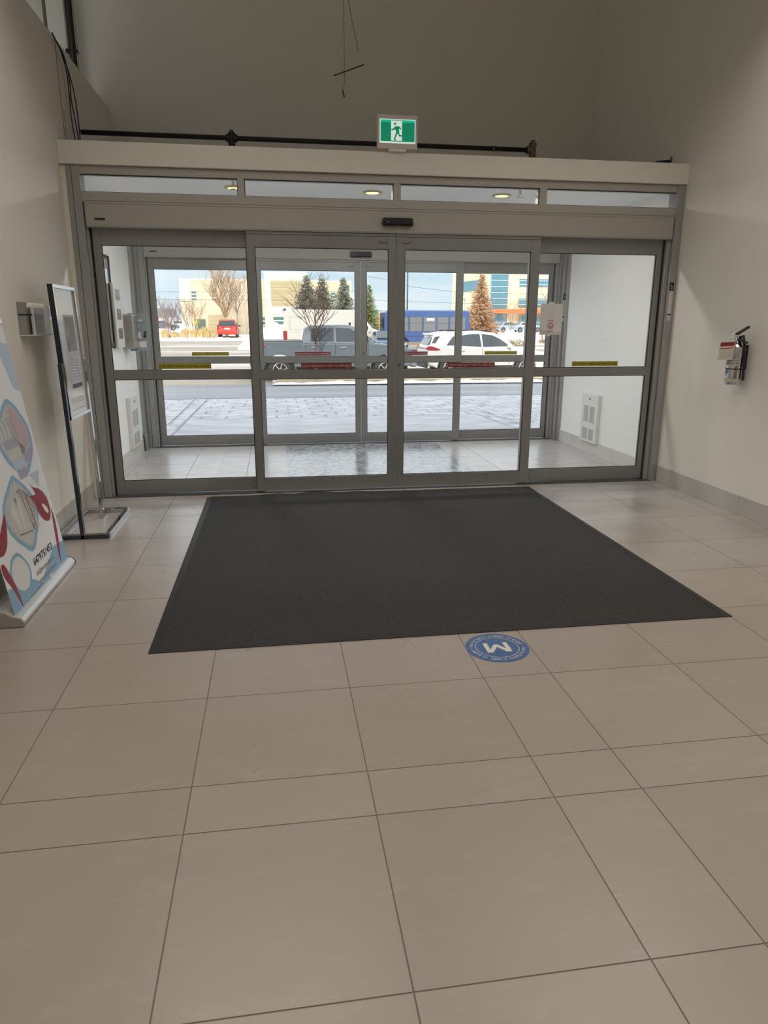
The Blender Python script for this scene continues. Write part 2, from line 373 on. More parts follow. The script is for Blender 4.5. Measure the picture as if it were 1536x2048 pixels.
def unit(Y, ids, far):
    d = ids
    panel(d[0], -.206, 1.118, -.137, 1.049, Y)
    panel(d[1], 1.124, 2.478, 1.199, 2.389, Y, lock=1.155)
    panel(d[2], -1.500, -.14, -1.433, -.215, Y+.065, mould=False, zt=2.345)
    panel(d[3], 2.40, 3.730, 2.47, 3.676, Y+.065, mould=False, zt=2.345)
    # header with carrier lip, nameplate
    h = sroot(d[4], (1.12, Y+.05, 2.34))
    MB().box((-1.52, Y-.018, 2.343), (3.772, Y+.13, 2.54), HALU).box((-1.52, Y-.022, 2.528), (3.772, Y-.018, 2.54), HALU).box((-1.52, Y-.022, 2.352), (3.772, Y-.018, 2.357), HALU).build('header_cover', h, bevel=.002)
    MB().box((-.206, Y-.004, 2.318), (1.118, Y+.04, 2.341), ALU).box((1.124, Y-.004, 2.318), (2.478, Y+.04, 2.341), ALU).build('carrier_rail', h)
    MB().box((-1.448, Y-.024, 2.399), (-1.366, Y-.018, 2.414), BLACKP).build('nameplate', h)
    # jambs
    j = sroot(d[5], (XL+.12, Y+.05, 0)); b = MB()
    b.box((-1.60, Y-.01, 0), (-1.535, Y+.14, 2.82), JALU); b.box((-1.535, Y+.02, 0), (-1.515, Y+.14, 2.343), JALU); b.box((-1.515, Y+.06, 0), (-1.503, Y+.12, 2.343), GASK)
    b.box((-1.645, Y-.005, 0), (-1.604, Y+.12, 2.82), JALU); b.box((XL, Y+.0, 0), (-1.645, Y+.12, 2.82), PAINT if not far else JALU)
    if far:
        b.box((XL, Y-.14, 0), (-1.655, Y-.02, 2.82), JALU); b.box((-1.66, Y-.20, 0), (-1.63, Y-.14, .22), JALU)
    b.build('jamb_frame', j, bevel=.003)
    j2 = sroot(d[6], (XR-.05, Y+.05, 0)); b = MB()
    b.box((3.785, Y-.012, 0), (XR, Y+.14, 2.82), JALU); b.box((3.745, Y+.02, 0), (3.785, Y+.14, 2.343), JALU); b.box((3.733, Y+.06, 0), (3.745, Y+.12, 2.343), GASK)
    if far:
        b.box((3.815, Y-.10, 0), (XR, Y-.03, 2.82), JALU); b.box((3.84, Y-.18, 0), (XR, Y-.12, 2.82), JALU)
    b.build('jamb_frame', j2, bevel=.004)
unit(D, ['door_1', 'door_2', 'window_1', 'window_2', 'trim_5', 'trim_6', 'trim_7'], False)
unit(E, ['door_3', 'door_4', 'window_3', 'window_4', 'trim_8', 'trim_9', 'trim_10'], True)
# transom over the inner doors
tr = sroot('window_5', (1.1, D+.04, 2.54)); f = MB(); gk = MB()
tx = [(-1.561, -.26), (-.203, 1.093), (1.154, 2.443), (2.51, 3.798)]
y0, y1 = D-.002, D+.11
f.box((-1.60, y0, 2.54), (XR, y1, 2.62), HALU); f.box((-1.60, y0, 2.757), (XR, y1, 2.818), HALU)
xs = [-1.60]+[v for p in tx for v in p]+[XR]
for i in range(0, len(xs), 2): f.box((xs[i], y0+.0005, 2.62), (xs[i+1], y1-.0005, 2.757), HALU)
f.box((-1.60, y0-.004, 2.55), (XR, y0, 2.556), HALU)
f.build('transom_frame', tr, bevel=.002)
for a, b in tx:
    gasket(gk, a, b, 2.62, 2.757, D+.03, .006); MB().box((a-.003, D+.028, 2.617), (b+.003, D+.032, 2.76), GLASS).build('glass_pane', tr)
gk.build('gasket', tr)
tro = sroot('window_6', (1.1, E+.04, 2.54)); f = MB(); f.box((-1.60, E, 2.54), (XR, E+.11, 2.82), ALU); f.build('transom_frame', tro)

# motion sensors
def sensor(x0, x1, z0, z1, Y, label):
    r = thing('motion_sensor', label, 'motion sensor', ((x0+x1)/2, Y-.04, z0))
    w = x1-x0; pr = [(x0, z0+.012), (x0+.006, z1-.006), (x0+.012, z1), (x1-.012, z1), (x1-.006, z1-.006), (x1, z0+.012), (x1-.004, z0), (x0+.004, z0)]
    MB().prism(pr, 'y', Y-.062, Y-.018, BLACKP).build('housing', r, bevel=.004)
    MB().box((x0+.008, Y-.058, z0-.010), (x1-.008, Y-.020, z0), mat('smoked_lens', (.01, .01, .012), .08)).build('lens_window', r)
    MB().cyl((x0+.05, Y-.066, z0+.02), (x0+.05, Y-.062, z0+.02), .004, WHITE, n=10).build('indicator_light', r)
sensor(.984, 1.262, 2.412, 2.468, D, 'black motion sensor bar centred on the header of the nearer sliding doors')
sensor(.985, 1.262, 2.385, 2.440, E, 'black motion sensor bar on the header of the outer doors, seen through glass')

# door stickers
YEL = mat('yellow_vinyl', (.42, .36, .02), .5); RED = mat('maroon_vinyl', (.20, .02, .035), .5); PINK = mat('pale_print', (.50, .30, .30), .6)
DKY = mat('dark_print', (.05, .045, .02), .6)
def sticker(x0, x1, Y, kind, label):
    z0, z1 = 1.163, 1.210; y = Y
    b = MB().box((x0, y-.0012, z0), (x1, y, z1), YEL if kind == 'y' else RED)
    ink = DKY if kind == 'y' else PINK
    t = MB(); w = x1-x0; yy = y-.0018
    t.text('CAUTION - AUTOMATIC DOOR STAND CLEAR' if kind == 'y' else 'IN EMERGENCY PUSH TO OPEN', .030, ((x0+x1)/2, yy, z0+.0125), (1, 0, 0), (0, 0, 1), ink, 'CENTER', .02, width=w*.72)
    for k in range(3):
        t.text('(', .04, (x0+.008+.012*k, yy, z0+.011), (1, 0, 0), (0, 0, 1), ink, 'LEFT', .01)
        t.text(')', .04, (x1-.008-.012*k, yy, z0+.011), (1, 0, 0), (0, 0, 1), ink, 'RIGHT', .01)
    # hand mark between waves and wording
    for cx in (x0+.052, x1-.052): t.box((cx-.005, yy-.0002, z0+.012), (cx+.005, yy, z0+.034), ink)
    r = thing('warning_sticker', label, 'sticker', ((x0+x1)/2, y, z0)); b.build('vinyl_strip', r); t.build('lettering', r)
sticker(-1.040, -.575, D+.075, 'y', 'larger yellow caution sticker on the left fixed panel of the nearer doors')
sticker(.238, .707, D+.010, 'r', 'larger maroon emergency push sticker on the left sliding leaf of the nearer doors')
sticker(1.611, 2.087, D+.010, 'r', 'larger maroon emergency push sticker on the right sliding leaf of the nearer doors')
sticker(2.895, 3.374, D+.075, 'y', 'yellow caution sticker in front of the white wall with the heater')
sticker(-1.042, -.580, E+.075, 'y', 'small yellow caution sticker on the left panel of the outer doors')
sticker(.262, .726, E+.010, 'r', 'small maroon sticker over the pickup truck on the outer doors')
sticker(1.550, 2.015, E+.010, 'r', 'small maroon sticker on the outer doors, partly hidden by the nearer door stile')
sticker(2.817, 3.274, E+.075, 'y', 'small yellow caution sticker in front of the white SUV')

# paper notice taped to glass
nb = thing('paper_notice', 'white paper notice with red artwork taped to the glass right of the doors', 'notice', (2.647, D+.068, 1.46))
MB().box((2.537, D+.0665, 1.463), (2.758, D+.0675, 1.752), PAPER).build('sheet', nb)
LPK = mat('pale_red_print', (.58, .36, .38), .8); LP2 = mat('faint_pink_print', (.70, .62, .64), .8); FNT = mat('faint_grey_print', (.60, .60, .61), .8)
a = MB(); y = D+.0662
for k, (z, w) in enumerate([(1.722, .10), (1.700, .05), (1.676, .08), (1.665, .06), (1.652, .09), (1.638, .05), (1.620, .11)]):
    a.box((2.647-w/2, y-.0003, z), (2.647+w/2, y, z+.003), FNT)
for (cx, cz, s) in ((2.56, 1.69, .011), (2.735, 1.718, .009), (2.73, 1.655, .006), (2.56, 1.635, .006), (2.70, 1.575, .014)):
    a.poly([(cx, y-.0003, cz-s), (cx+s, y-.0003, cz+.3*s), (cx+.5*s, y-.0003, cz+s), (cx, y-.0003, cz+.5*s), (cx-.5*s, y-.0003, cz+s), (cx-s, y-.0003, cz+.3*s)], LP2)
a.box((2.612, y-.0004, 1.590), (2.678, y, 1.603), LPK)
a.cyl((2.645, y-.0004, 1.548), (2.645, y, 1.548), .034, LPK, n=20); a.box((2.622, y-.0008, 1.552), (2.664, y-.0004, 1.56), PAPER)
a.poly([(2.537, y-.0003, 1.463), (2.758, y-.0003, 1.463), (2.758, y-.0003, 1.49), (2.70, y-.0003, 1.485), (2.62, y-.0003, 1.497), (2.57, y-.0003, 1.51), (2.537, y-.0003, 1.53)], LP2)
a.box((2.61, y-.0006, 1.494), (2.675, y-.0004, 1.502), GINK)
a.build('printed_artwork', nb)
for (a0, b0, a1, b1) in ((2.62, 1.745, 2.672, 1.768), (2.612, 1.450, 2.650, 1.468), (2.752, 1.59, 2.768, 1.62)): MB().box((a0, D+.0655, b0), (a1, D+.0662, b1), WHITE).build('tape', nb)
# instruction strips on the jambs
def jamb_strip(x, Y, label, s=1.):
    r = thing('instruction_sticker', label, 'sticker', (x, Y, 1.60)); yy = Y
    MB().box((x-.022, yy-.001, 1.880), (x+.022, yy, 1.955), INK).build('black_label', r)
    b = MB().box((x-.022, yy-.001, 1.60), (x+.022, yy, 1.876), mat('clear_label', (.50, .50, .49), .4)); b.build('text_strip', r)
    t = MB()
    for k in range(24): t.box((x-.017, yy-.0015, 1.612+.0105*k), (x-.017+.02+.014*random.random(), yy-.001, 1.616+.0105*k), WHITE)
    t.box((x-.018, yy-.0016, 1.65), (x+.018, yy-.001, 1.662), INK)
    t.box((x-.010, yy-.0015, 1.90), (x+.010, yy-.001, 1.905), WHITE); t.box((x-.010, yy-.0015, 1.915), (x-.004, yy-.001, 1.935), WHITE); t.box((x+.002, yy-.0015, 1.915), (x+.010, yy-.001, 1.920), WHITE)
    t.build('lettering', r)
jamb_strip(3.818, D-.0125, 'black and clear instruction strip on the nearer right door jamb')
jamb_strip(3.835, E-.1005, 'black and clear instruction strip on the outer right jamb above the paper notice')

# ------------------------------------------------------------------ floor mat
RUB = mat('black_rubber', (.014, .014, .015), .55, bump=.2, bscale=40)
def carpet_mat():
    M = mat('charcoal_carpet', (.045, .043, .040), .95); t = M.node_tree; b = t.nodes['Principled BSDF']
    co = N(t, 'ShaderNodeTexCoord'); sx = N(t, 'ShaderNodeSeparateXYZ'); t.links.new(co.outputs['Object'], sx.inputs[0])
    def wave(o, k):
        a = N(t, 'ShaderNodeMath', operation='MULTIPLY'); a.inputs[1].default_value = k; t.links.new(o, a.inputs[0])
        s = N(t, 'ShaderNodeMath', operation='SINE'); t.links.new(a.outputs[0], s.inputs[0]); return s.outputs[0]
    p = N(t, 'ShaderNodeMath', operation='MULTIPLY'); t.links.new(wave(sx.outputs['X'], 2*math.pi/.019), p.inputs[0]); t.links.new(wave(sx.outputs['Y'], 2*math.pi/.022), p.inputs[1])
    n = N(t, 'ShaderNodeTexNoise'); n.inputs['Scale'].default_value = 160; t.links.new(co.outputs['Object'], n.inputs['Vector'])
    ad = N(t, 'ShaderNodeMath', operation='MULTIPLY_ADD'); ad.inputs[1].default_value = .30; ad.inputs[2].default_value = 0; t.links.new(p.outputs[0], ad.inputs[0]); t.links.new(n.outputs[0], ad.inputs[2])
    r = N(t, 'ShaderNodeValToRGB'); r.color_ramp.elements[0].position = .2; r.color_ramp.elements[1].position = .85
    r.color_ramp.elements[0].color = (.007, .007, .007, 1); r.color_ramp.elements[1].color = (.060, .058, .056, 1)
    t.links.new(ad.outputs[0], r.inputs[0]); t.links.new(r.outputs[0], b.inputs['Base Color'])
    bm = N(t, 'ShaderNodeBump'); bm.inputs['Distance'].default_value = .004; bm.inputs['Strength'].default_value = .7; t.links.new(ad.outputs[0], bm.inputs['Height']); t.links.new(bm.outputs[0], b.inputs['Normal'])
    return M
CARP = carpet_mat()
def ripple(x, y):
    h = 0
    for cx, w, a in ((-.02, .10, .012), (.35, .16, .020), (.72, .12, .009)): h += a*math.exp(-((x-cx)/w)**2)
    return h*max(0, (y-6.05)/.45)**1.5
em = thing('entrance_mat', 'large charcoal carpet mat with black rubber edge in front of the doors', 'mat', (.89, 4.885, 0))
mx0, mx1, my0, my1 = -.665, 2.452, 3.266, 6.500
c = MB(); nx, ny = 60, 50; V = []; F = []
for j in range(ny+1):
    for i in range(nx+1):
        xx = mx0+.045+(mx1-mx0-.09)*i/nx; yy = my0+.045+(my1-my0-.065)*j/ny; V.append((xx, yy, .0105+ripple(xx, yy)))
for j in range(ny):
    for i in range(nx): F.append((j*(nx+1)+i, j*(nx+1)+i+1, (j+1)*(nx+1)+i+1, (j+1)*(nx+1)+i))
c.add(V, F, CARP, True); c.build('carpet_surface', em)
bd = MB()
def strip(p0, p1, q0, q1, n=40):   # outer edge p, inner edge q
    V = []; F = []
    for i in range(n+1):
        t = i/n; a = Vector(p0).lerp(Vector(p1), t); b = Vector(q0).lerp(Vector(q1), t)
        ra, rb = ripple(a.x, a.y), ripple(b.x, b.y)
        V += [(a.x, a.y, .0006+ra*.8), (a.x, a.y, .004+ra), (b.x, b.y, .0125+rb), (b.x, b.y, .0015)]
    for i in range(n): 
        for k in range(3): F.append((4*i+k, 4*i+k+1, 4*i+5+k, 4*i+4+k))
    bd.add(V, F, RUB)
i_ = .047
strip((mx0, my0), (mx1, my0), (mx0+i_, my0+i_), (mx1-i_, my0+i_)); strip((mx1, my0), (mx1, my1), (mx1-i_, my0+i_), (mx1-i_, my1-.02))
strip((mx1, my1), (mx0, my1), (mx1-i_, my1-.02), (mx0+i_, my1-.02)); strip((mx0, my1), (mx0, my0), (mx0+i_, my1-.02), (mx0+i_, my0+i_))
bd.build('rubber_border', em)
# vestibule recessed mat, wet and salted
def wet_mat():
    M = mat('wet_salted_mat', (.30, .31, .32), .22); t = M.node_tree; b = t.nodes['Principled BSDF']; co = N(t, 'ShaderNodeTexCoord')
    n = N(t, 'ShaderNodeTexNoise'); n.inputs['Scale'].default_value = 6; n.inputs['Detail'].default_value = 5; n.inputs['Distortion'].default_value = 3.0; t.links.new(co.outputs['Object'], n.inputs['Vector'])
    r = N(t, 'ShaderNodeValToRGB'); r.color_ramp.elements[0].position = .40; r.color_ramp.elements[1].position = .58
    r.color_ramp.elements[0].color = (.17, .19, .21, 1); r.color_ramp.elements[1].color = (.42, .44, .46, 1)
    t.links.new(n.outputs[0], r.inputs[0]); t.links.new(r.outputs[0], b.inputs['Base Color'])
    r2 = N(t, 'ShaderNodeValToRGB'); r2.color_ramp.elements[0].color = (.08, .08, .08, 1); r2.color_ramp.elements[1].color = (.30, .30, .30, 1); t.links.new(n.outputs[0], r2.inputs[0]); t.links.new(r2.outputs[0], b.inputs['Roughness'])
    bm = N(t, 'ShaderNodeBump'); bm.inputs['Strength'].default_value = .15; bm.inputs['Distance'].default_value = .003; t.links.new(n.outputs[0], bm.inputs['Height']); t.links.new(bm.outputs[0], b.inputs['Normal'])
    return M
wm = MB(); WM = wet_mat()
wm.box((.10, 7.285, 0), (2.115, 8.183, .0045), WM); wm.box((.10, 8.188, 0), (2.115, 9.295, .0045), WM)
tag(wm.build('vestibule_mat'), 'wet grey salt-stained mat on the vestibule floor between the two sets of doors', 'mat')

# ------------------------------------------------------------------ floor decal
DB = mat('blue_vinyl', (.055, .115, .27), .35, noise=.12, nscale=20); DW = mat('worn_white_print', (.62, .60, .56), .5, noise=.1, nscale=60)
dc = (1.046, 3.086); dr = .158
dt = thing('floor_decal', 'round blue floor decal with a white M at the front edge of the mat', 'decal', (dc[0], dc[1], 0))
n = 64
MB().cyl((dc[0], dc[1], .0002), (dc[0], dc[1], .0014), dr, DB, n=n, smooth=False).build('vinyl_disc', dt)
rg = MB(); V = []; F = []
for k in range(n):
    a = 2*math.pi*k/n
    for rr in (.1065, .1095): V.append((dc[0]+rr*math.cos(a), dc[1]+rr*math.sin(a), .0019))
for k in range(n): F.append((2*k, 2*k+1, (2*k+3) % (2*n), (2*k+2) % (2*n)))
rg.add(V, F, DW); rg.build('ring_line', dt)
lt = MB()
def arc_text(txt, a0, a1, size, bold, shear):
    L = len(txt)
    for k, ch in enumerate(txt):
        if ch == ' ': continue
        a = R(a0+(a1-a0)*(k+.5)/L); p = (dc[0]+.122*math.cos(a), dc[1]+.122*math.sin(a), .0019)
        lt.text(ch, size, p, (math.sin(a), -math.cos(a), 0), (math.cos(a), math.sin(a), 0), DW, 'CENTER', bold, shear=shear)
off = 0
for o_ in (0, 180):
    arc_text('Working Together &', 168+o_+off, 89+o_+off, .022, 0, .5)
    arc_text('MAKE IT RIGHT', 82+o_+off, 6+o_+off, .023, .010, .1)
    a = R(-3+o_+off); lt.cyl((dc[0]+.130*math.cos(a), dc[1]+.130*math.sin(a), .0016), (dc[0]+.130*math.cos(a), dc[1]+.130*math.sin(a), .0019), .003, DW, n=8)
lt.build('ring_lettering', dt)
mb_ = MB(); ang = R(180); xd = (math.cos(ang), math.sin(ang), 0); yd = (-math.sin(ang), math.cos(ang), 0)
mc = Vector((dc[0], dc[1], .0019))
def ml(u, v): return mc+Vector(xd)*u+Vector(yd)*v
w_, h_, s_ = .062, .052, .022
mb_.poly([ml(*q) for q in [(-w_, -h_), (-w_+s_, -h_), (-w_+s_, h_*.35), (-.010, -h_*.62), (.010, -h_*.62), (w_-s_, h_*.35), (w_-s_, -h_), (w_, -h_), (w_, h_), (w_-s_*1.25, h_), (0, -h_*.10), (-w_+s_*1.25, h_), (-w_, h_)]], DW)
mb_.build('letter_m', dt)

# ------------------------------------------------------------------ exit sign
es = thing('exit_sign', 'green and white running man exit sign above the doors', 'sign', (1.111, D-.05, 3.0))
ex0, ez0, k_ = .937, 3.020, .348/1040.
def EP(px, py, y): return (ex0+(px-150)*k_, y, ez0+(1050-py)*k_*1.0)
ES = mat('exit_sign_casing', (.66, .60, .55), .5)
yf = D-.075
MB().box((ex0, yf, ez0-.003), (ex0+.348, D-.025, ez0+.232+.03), ES).build('casing', es, bevel=.006)
MB().box((ex0+.10, D-.07, 3.0), (ex0+.25, D-.03, ez0), WHITE).build('mounting_foot', es)
EW = mat('exit_white_glow', (.6, .65, .6), .5, emit=(.62, .78, .70), estr=.50); EG = mat('exit_green_glow', (0, .2, .1), .5, emit=(.0, .215, .115), estr=.48)
EGT = mat('exit_green_bright', (0, .3, .2), .5, emit=(.0, .40, .24), estr=.62)
mz = ez0+.0
def rect(mb, x0, y0, x1, y1, y, m): mb.poly([EP(x0, y1, y), EP(x1, y1, y), EP(x1, y0, y), EP(x0, y0, y)], m)
lp = MB(); rect(lp, 208, 372, 1135, 930, yf-.001, EW); rect(lp, 232, 392, 500, 890, yf-.002, EG); rect(lp, 785, 392, 1112, 890, yf-.002, EG)
rect(lp, 232, 392, 500, 450, yf-.0022, EGT); rect(lp, 785, 392, 1112, 450, yf-.0022, EGT)
rect(lp, 500, 872, 785, 890, yf-.002, EG); rect(lp, 500, 392, 785, 405, yf-.002, EG)
lp.build('lit_panel', es)
mn = MB(); yy = yf-.003
def pp(pts): mn.poly([EP(a, b, yy) for a, b in pts], EG)
mn.poly([EP(602+30*math.cos(t*math.pi/8), 480+30*math.sin(t*math.pi/8), yy) for t in range(16)], EG)
pp([(612, 538), (700, 533), (715, 600), (690, 680), (635, 665), (600, 590)])
pp([(600, 540), (628, 580), (575, 630), (510, 634), (510, 598), (558, 594)])
pp([(680, 530), (730, 545), (765, 600), (742, 618), (712, 575), (690, 572)])
pp([(640, 640), (690, 655), (655, 735), (612, 815), (577, 810), (610, 740)])
pp([(660, 645), (705, 640), (725, 735), (830, 740), (832, 775), (705, 770)])
pp([(572, 812), (610, 815), (640, 868), (585, 868)])
mn.build('running_man', es)

# ------------------------------------------------------------------ pipes, wires
sp_ = thing('sprinkler_pipe', 'long black horizontal pipe running above the door bulkhead', 'pipe', (.7, 7.1, 2.9))
PY = 7.10; pz = 3.175
MB().tube([(-1.60, PY, pz), (2.50, PY, pz)], .021, BLACKI, 14).build('pipe_run', sp_)
b = MB(); b.cyl((-.36, PY, pz), (-.26, PY, pz), .034, BLACKI).cyl((-.31, PY, 2.9), (-.31, PY, pz+.045), .03, BLACKI).cyl((-.31, PY, pz+.045), (-.31, PY, pz+.065), .018, BRASS)
b.build('tee_fitting', sp_)
b = MB(); b.cyl((2.46, PY, pz), (2.53, PY, pz), .034, BRASS).cyl((2.52, PY, 2.9), (2.52, PY, pz+.04), .032, BRASS).cyl((2.52, PY, pz+.04), (2.52, PY, pz+.06), .038, BRASS).cyl((2.52, PY, pz+.06), (2.52, PY, pz+.085), .022, BRASS)
b.build('elbow_fitting', sp_)
MB().cyl((2.12, PY, pz), (2.14, PY, pz), .024, BRASS).build('pipe_band', sp_)
vp = MB().tube([(-1.955, 8.66, 3.4), (-1.955, 8.66, 7.6)], .036, BLACKI, 14); tag(vp.build('riser_pipe'), 'dark vertical riser pipe at top left beside the steel column', 'pipe')
lw = MB().tube([(-1.912, 8.66, 3.4), (-1.912, 8.66, 7.6)], .010, mat('tan_conduit', (.33, .27, .2), .5), 8).box((-2.02, 8.63, 4.27), (-1.90, 8.69, 4.30), BLACKI)
tag(lw.build('conduit'), 'thin tan conduit clamped alongside the dark riser pipe', 'conduit')
NAVY = mat('blue_cable', (.02, .03, .09), .5)
cab = [([(-1.66, 6.72, 3.80), (-1.66, 6.93, 3.74), (-1.65, 7.02, 3.60), (-1.65, 7.03, 3.42), (-1.65, 7.02, 3.28), (-1.64, 7.05, 3.05), (-1.64, 7.08, 2.92)], BLACKP, 'black cable drooping furthest left from the left wall top'),
       ([(-1.66, 6.74, 3.79), (-1.65, 6.98, 3.70), (-1.64, 7.13, 3.55), (-1.64, 7.20, 3.40), (-1.63, 7.18, 3.20), (-1.62, 7.11, 3.05), (-1.62, 7.10, 2.92)], NAVY, 'dark blue cable bowing furthest right beside the left wall top'),
       ([(-1.66, 6.76, 3.785), (-1.645, 6.97, 3.71), (-1.645, 7.07, 3.55), (-1.645, 7.06, 3.42), (-1.64, 7.10, 3.28), (-1.63, 7.12, 3.1), (-1.63, 7.11, 2.92)], NAVY, 'dark blue cable hanging in the middle of the three at the left wall top')]
for pts, mm, lb in cab:
    P = [Vector(p) for p in pts]; Q = []
    for i in range(len(P)-1):
        p0, p1, p2, p3 = P[max(i-1, 0)], P[i], P[i+1], P[min(i+2, len(P)-1)]
        for k in range(6):
            t = k/6; Q.append(.5*((2*p1)+(-p0+p2)*t+(2*p0-5*p1+4*p2-p3)*t*t+(-p0+3*p1-3*p2+p3)*t**3))
    Q.append(P[-1]); tag(MB().tube(Q, .0055, mm, 6).build('hanging_cable'), lb, 'cable')
cb = MB().tube([(3.52, 6.72, 3.0), (3.60, 6.70, 3.03), (3.72, 6.70, 3.045), (3.74, 6.70, 3.0)], .008, NAVY, 6).tube([(3.58, 6.73, 3.0), (3.66, 6.73, 3.03), (3.74, 6.71, 3.035)], .008, NAVY, 6).cyl((3.735, 6.70, 3.03), (3.735, 6.70, 3.075), .009, BRASS, n=8)
tag(cb.build('cable_end'), 'small coil of dark blue cable end at the right end of the bulkhead', 'cable')
WIR = mat('thin_wire', (.07, .055, .045), .6); WIRL = mat('pale_wire', (.30, .25, .2), .5)
tag(MB().tube([(.800, 8.0, 6.5), (.807, 8.0, 4.338), (.803, 8.0, 3.92)], .0022, WIR, 5).tube([(.785, 8.0, 3.865), (.803, 8.0, 3.80)], .007, WIR, 6).tube([(.803, 8.0, 3.92), (.785, 8.0, 3.865)], .0022, WIR, 5).build('hanging_wire'), 'thin dark wire hanging straight down above the exit sign', 'wire')
tag(MB().tube([(.701, 8.02, 3.999), (1.008, 8.02, 4.113)], .006, WIR, 6).build('wire_crossbar'), 'thin dark rod crossing the hanging wire above the exit sign', 'rod')
tag(MB().tube([(.60, 8.0, 6.5), (.855, 8.0, 4.667), (.885, 8.0, 4.50), (.935, 8.0, 4.30), (.945, 8.0, 4.22)], .004, WIRL, 5).build('loose_wire'), 'pale loose wire slanting down from the very top of the hall', 'wire')

# ------------------------------------------------------------------ vestibule ceiling fittings
YG = mat('warm_lamp_glow', (1, .85, .3), .5, emit=(1.0, .82, .25), estr=1.6)
TRIMR = mat('downlight_trim', (.55, .50, .30), .4)
for k, (lx, ly) in enumerate(VEST_LAMPS):
    lb = ['recessed ceiling light in the vestibule, middle of the three', 'recessed ceiling light in the vestibule, rightmost of the three', 'recessed ceiling light in the vestibule, leftmost of the three'][k]
    r = thing('ceiling_light', lb, 'ceiling light', (lx, ly, 2.81), group='vestibule ceiling lights')
    MB().lathe([(.095, 0), (.095, -.010), (.070, -.014), (.066, -.004)], (lx, ly, 2.82), TRIMR).build('trim_ring', r)
    MB().cyl((lx, ly, 2.808), (lx, ly, 2.814), .066, YG, n=24).build('lamp', r)
    light('downlight', 'AREA', (lx, ly, 2.80), 12, (1, .95, .88), size=(.12, .12))
for k, (lx, ly) in enumerate([(-.315, 7.084), (2.393, 7.027)]):
    r = thing('ceiling_sprinkler', ['ceiling sprinkler head hanging in the vestibule behind the far left transom pane', 'ceiling sprinkler head hanging in the vestibule behind the third transom pane'][k], 'sprinkler', (lx, ly, 2.74), group='vestibule sprinkler heads')
    MB().cyl((lx, ly, 2.775), (lx, ly, 2.82), .014, CHROME).build('stem', r)
    MB().lathe([(.002, 2.737), (.034, 2.745), (.034, 2.748), (.006, 2.752)], (lx, ly, 0), CHROME, n=16).tube([(lx-.012, ly, 2.78), (lx-.016, ly, 2.765), (lx-.006, ly, 2.75)], .003, CHROME, 5).tube([(lx+.012, ly, 2.78), (lx+.016, ly, 2.765), (lx+.006, ly, 2.75)], .003, CHROME, 5).build('deflector', r)
r = thing('lamp_reflection', 'small striped lamp reflection, added as a white slatted plate behind the second transom pane', 'reflection', (-.10, 6.88, 2.81)); b = MB()  # added plate standing in for a lamp's reflection in the transom glass
b.box((-.15, 6.83, 2.812), (-.05, 6.93, 2.82), WHITE); b.build('reflection_plate', r)
b = MB()
for k in range(6): b.box((-.145+.017*k, 6.835, 2.806), (-.137+.017*k, 6.925, 2.812), mat('reflection_bar', (.5, .42, .33), .5))
b.build('reflection_bars', r)

# ------------------------------------------------------------------ wall heaters
def heater(x, s, y0, y1, z0, z1, label):
    r = thing('wall_heater', label, 'heater', (x, (y0+y1)/2, z0))
    xa, xb = sorted((x, x+s*.045)); HW = mat('heater_enamel', (.74, .74, .71), .4)
    MB().box((xa, y0, z0), (xb, y1, z1), HW).build('casing', r, bevel=.005)
    xf = x+s*.045; SL = mat('grille_slot', (.10, .10, .10), .7)
    h = z1-z0; w = y1-y0
    for (za, zb) in ((z0+.06*h, z0+.30*h), (z0+.42*h, z0+.76*h)):
        sl = MB()
        for (ya, yb) in ((y0+.16*w, y0+.46*w), (y0+.54*w, y0+.84*w)):
            nn = int((zb-za)/.0125)
            for k in range(nn):
                z = za+k*.0125; sl.box((min(xf, xf+s*.001), ya, z), (max(xf, xf+s*.001), yb, z+.0048), SL)
        sl.build('grille', r)
    MB().cyl((xf, (y0+y1)/2, z0+.90*h), (xf+s*.008, (y0+y1)/2, z0+.90*h), .010, ALUD, n=14).build('thermostat_knob', r)
heater(XR, -1, 7.99, 8.44, .145, .735, 'white wall heater with grilles on the right vestibule wall')
heater(XL, 1, 8.36, 8.82, .155, .74, 'white wall heater low on the left vestibule wall')

# left vestibule wall: framed poster, three-window panel, dispenser
r = thing('framed_poster', 'black-framed picture on the left vestibule wall, cut off by the door stile', 'picture', (XL+.01, 7.80, 1.33))
fr = MB(); ya, yb, za, zb = 7.55, 8.06, 1.33, 2.235
for q in (((ya, za), (ya+.03, zb)), ((yb-.03, za), (yb, zb)), ((ya, za), (yb, za+.03)), ((ya, zb-.03), (yb, zb))):
    fr.box((XL, q[0][0], q[0][1]), (XL+.025, q[1][0], q[1][1]), BLACKP)
fr.build('frame', r)
MB().box((XL, ya+.03, za+.03), (XL+.012, yb-.03, zb-.03), mat('poster_glass', (.55, .58, .58), .05, coat=1)).build('glazed_print', r)
CRM = mat('cream_enamel', (.72, .71, .66), .4); PG = mat('panel_window', (.22, .25, .25), .1)
r = thing('intercom_panel', 'tall narrow cream panel with three grey windows on the left vestibule wall', 'panel', (XL+.03, 8.15, 1.31))
MB().box((XL, 7.97, 1.305), (XL+.055, 8.33, 1.965), CRM).build('casing', r, bevel=.004)
MB().box((XL, 7.945, 1.31), (XL+.03, 7.968, 1.96), BLACKP).build('side_hinge', r)
for z in (1.40, 1.60, 1.80): MB().box((XL+.055, 8.05, z), (XL+.058, 8.25, z+.11), PG).build('window', r)
r = thing('hand_dispenser', 'brushed metal dispenser with a blue-grey sign beside the three-window panel', 'dispenser', (XL+.06, 8.62, 1.25))
BM = mat('brushed_steel', (.42, .39, .35), .35, .8, stretch=(1, 1, 20), noise=.1, nscale=8)
